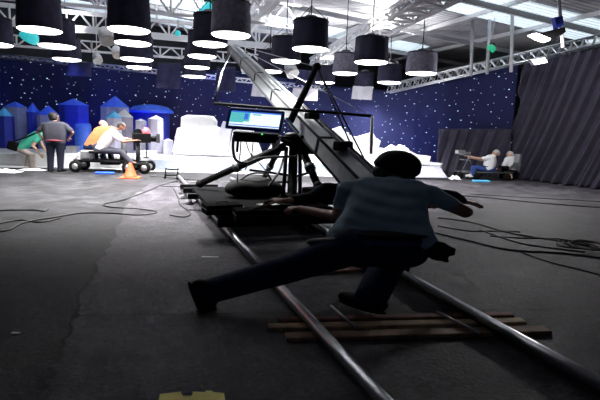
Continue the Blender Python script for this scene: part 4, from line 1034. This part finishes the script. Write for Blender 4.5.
# barrels, boxes and sheets round the cart
def barrel(px, py0, py1, d, r, m, label):
    c = W(px, py1, d); z0 = ST + .004; h = W(px, py0, d).z - z0; root = thing('drum', label, 'drum', (c.x, c.y, z0))
    b = MB(); b.lathe((c.x, c.y, z0), [(r * .93, 0), (r, .03), (r, h * .3), (r * .95, h * .34), (r, h * .38), (r, h * .9), (r * .9, h)], 20); b.build('shell', M[m], root)
    b = MB(); b.lathe((c.x, c.y, z0 + h), [(r * .85, 0), (r * .8, .03)], 20); b.build('lid', M[m], root)
g = G(83, 168.5); barrel(84, 124, 158, 16.2, .26, 'bluebar', 'blue drum standing on the stage beside the orange vest')
def sheet(px0, px1, py, d, dep, h, label, seed):
    a, b_ = W(px0, py, d), W(px1, py, d); rnd = random.Random(seed); n, m_ = 14, 8; bm = MB(); rows = []
    base = ST + .006 if proj(V((a.x, a.y, 0)))[1] < 169 else .006
    for i in range(n + 1):
        r = []
        for j in range(m_ + 1):
            u, v = i / n, j / m_; p = a.lerp(b_, u) + V((FH.x, FH.y, 0)) * dep * (v - .5); e = math.sin(math.pi * u) * math.sin(math.pi * v)
            r.append(bm.bm.verts.new((p.x + rnd.uniform(-.03, .03), p.y + rnd.uniform(-.03, .03), base + h * e * rnd.uniform(.4, 1))))
        rows.append(r)
    for i in range(n):
        for j in range(m_): bm.bm.faces.new((rows[i][j], rows[i + 1][j], rows[i + 1][j + 1], rows[i][j + 1])).smooth = True
    o = bm.build('crumpled_sheet', M['paper']); s = o.modifiers.new('thick', 'SOLIDIFY'); s.thickness = .005
    tag(o, label, 'sheet')
def setbox(px0, px1, py0, py1, d, dep, m, label, name='flight_case', cat='case', base=None):
    a, b_ = W(px0, py1, d), W(px1, py1, d); z0 = base if base is not None else .005; zt = W((px0 + px1) / 2, py0, d).z
    c = (a + b_) / 2 + V((FH.x, FH.y, 0)) * dep / 2; wd = (V((b_.x, b_.y, 0)) - V((a.x, a.y, 0))).length
    root = thing(name, label, cat, (c.x, c.y, z0)); rot = Matrix.Rotation(-YAW, 3, 'Z')
    b = MB(); b.box((c.x, c.y, (z0 + zt) / 2), (wd, dep, zt - z0), rot, bev=.015); b.build('shell', M[m], root)
    b = MB(); b.box(V((c.x, c.y, zt - (zt - z0) * .28)), (wd + .012, dep + .012, .025), rot); b.build('rim_band', M['silver'], root)
setbox(66, 76, 146, 158, 15.6, .4, 'silver', 'silver case on the stage behind the cart wheel', base=ST + .004)
setbox(1, 13, 163, 172, 14.6, .35, 'white', 'white box on the floor beside the khaki legs')
setbox(139, 154, 151, 162, 15.9, .4, 'white', 'white box at the stage edge under the film camera', base=ST + .004, name='set_block')
sheet(-12, 20, 176, 13.2, .5, .1, 'crumpled white sheet on the floor at the photo edge', 1)
sheet(20, 46, 174, 13.9, .4, .07, 'small crumpled sheet on the floor beside the standing person', 2)
g = G(105, 174); b = MB(); b.box((g.x, g.y, .03), (.5, .2, .05), Matrix.Rotation(-.2, 3, 'Z'), bev=.01); tag(b.build('blue_wedge', M['blue']), 'small blue wedge on the floor under the cart', 'wedge')

# pair on the far side before the drape
g0, g1 = G(457, 178.5), G(512, 181); cd2 = g1 - g0; cn2 = V((-cd2.y, cd2.x, 0)).normalized()
def cq(t, off, z): return g0 + cd2 * t + cn2 * off + V((0, 0, z))
c2 = thing('camera_cart', 'low cart with two men in white beside the low black drape', 'cart', g0.lerp(g1, .5))
b = MB(); b.beam(cq(.08, .2, .24), cq(.95, .2, .24), .4, .05)
for o_ in (0, .4): b.tube([cq(0, o_, .2), cq(1, o_, .26)], .03, 8)
b.build('chassis', M['dgrey'], c2)
for t in (.04, .35, .9):
    q = MB(); q.lathe(cq(t, -.05, .12) - cn2 * .03, [(.05, 0), (.115, .004), (.115, .056), (.05, .06)], 18, ax=cn2); q.build('wheel', M['blackr'], c2)
    q = MB(); q.lathe(cq(t, .45, .12) - cn2 * .03, [(.05, 0), (.115, .004), (.115, .056), (.05, .06)], 18, ax=cn2); q.build('wheel', M['blackr'], c2)
    b = MB(); b.tube([cq(t, -.05, .12), cq(t, .45, .12)], .02, 6); b.tube([cq(t, .2, .12), cq(t, .2, .22)], .025, 6); b.build('axle', M['silver'], c2)
for t in (.55, .85):
    b = MB(); b.lathe(cq(t, .15, .27), [(.04, 0), (.04, .12), (.17, .14), (.18, .17), (.15, .19)], 14); b.build('seat', M['blackr'], c2)
b = MB(); b.tube([cq(.1, .1, .26), cq(.2, .1, .75), cq(.02, .1, .8)], .022, 6); b.tube([cq(.3, .3, .26), cq(.25, .3, .6), cq(.05, .25, .62)], .018, 6); b.tube([cq(.95, .2, .25), cq(1.08, .2, .8)], .02, 6); b.build('handle_bars', M['alu'], c2)
b = MB(); b.box(cq(.03, .1, .87), (.3, .16, .12), bev=.02); b.box(cq(.16, .12, .84), (.2, .1, .07), bev=.01); b.build('control_head', M['silver'], c2)
b = MB(); b.box(cq(1.1, .2, .72), (.1, .24, .3), bev=.03); b.build('back_pad', M['silver'], c2)
d = proj(cq(.55, .15, 0))[2]
J = dict(foot=cq(.35, -.1, 0), pel=(491, 170, d), neck=(494, 156, d), head=(496, 153, d), sL=(489, 158.5, d - .2), sR=(492, 158, d + .2), eL=(479, 158.5, d - .2), wL=(470, 156.5, d - .18), eR=(482, 160, d + .2), wR=(473, 158.5, d + .2),
         hL=(489, 170, d - .12), hR=(489, 170, d + .12), kL=(474, 167.5, d - .14), aL=(473, 174.5, d - .14), kR=(476, 167.5, d + .14), aR=(475, 174, d + .14))
person('person', 'grey-haired man in white tee and blue jeans reaching for the cart handle', 1.3, J, .93, (-1, -.1, -.15), dict(skin='skin_l', shirt='tee_w', pants='jean_b', shoe='paper', sole='paper'), vox=.012, foot_dirs={'L': (-1, 0, 0), 'R': (-1, 0, 0)}, hairm='hair_g', sleeve=.55, fat=1.1)
d2 = d + .3
J = dict(foot=cq(.95, -.1, 0), pel=(512, 171, d2), neck=(512, 157.5, d2), head=(510, 154.5, d2), sL=(507, 160, d2 - .18), sR=(517, 159.5, d2 + .1), eL=(503, 167, d2 - .25), wL=(497, 169, d2 - .2), eR=(517, 168, d2 + .1), wR=(509, 171, d2),
         hL=(510, 171.5, d2 - .1), hR=(514, 171.5, d2 + .1), kL=(504, 170, d2 - .3), aL=(507, 179, d2 - .35), kR=(509, 171, d2 - .1), aR=(512, 179, d2 - .2))
person('person', 'man in white tee and black shorts seated last on the far cart', 1.3, J, .93, (-1, -.4, -.2), dict(skin='skin_l', shirt='tee_w', pants='trous', shoe='blackr'), vox=.012, foot_dirs={'L': (-1, -.3, 0), 'R': (-1, -.3, 0)}, hairm='hair_g', sleeve=.8, trouser=.3, fat=1.1)
sheet(449, 460, 178.5, 15.6, .4, .14, 'white sheet bundled on the floor at the front wheel of the far cart', 4)
g = G(481, 182); b = MB(); b.box((g.x, g.y, .03), (.5, .2, .05), Matrix.Rotation(-.3, 3, 'Z'), bev=.01); tag(b.build('blue_mat', M['cyan']), 'folded pale blue mat on the floor before the far cart', 'mat')

# ------------------------------------------------------------------ world and colour management
w = bpy.data.worlds.new('world'); SC.world = w; w.use_nodes = True
w.node_tree.nodes['Background'].inputs[0].default_value = (.45, .6, 1, 1); w.node_tree.nodes['Background'].inputs[1].default_value = .035
SC.view_settings.view_transform = 'Standard'; SC.view_settings.look = 'None'; SC.view_settings.gamma = 1; SC.view_settings.exposure = 0
SC.view_settings.use_curve_mapping = False
SC.cycles.use_denoising = True
SC.cycles.max_bounces = 6
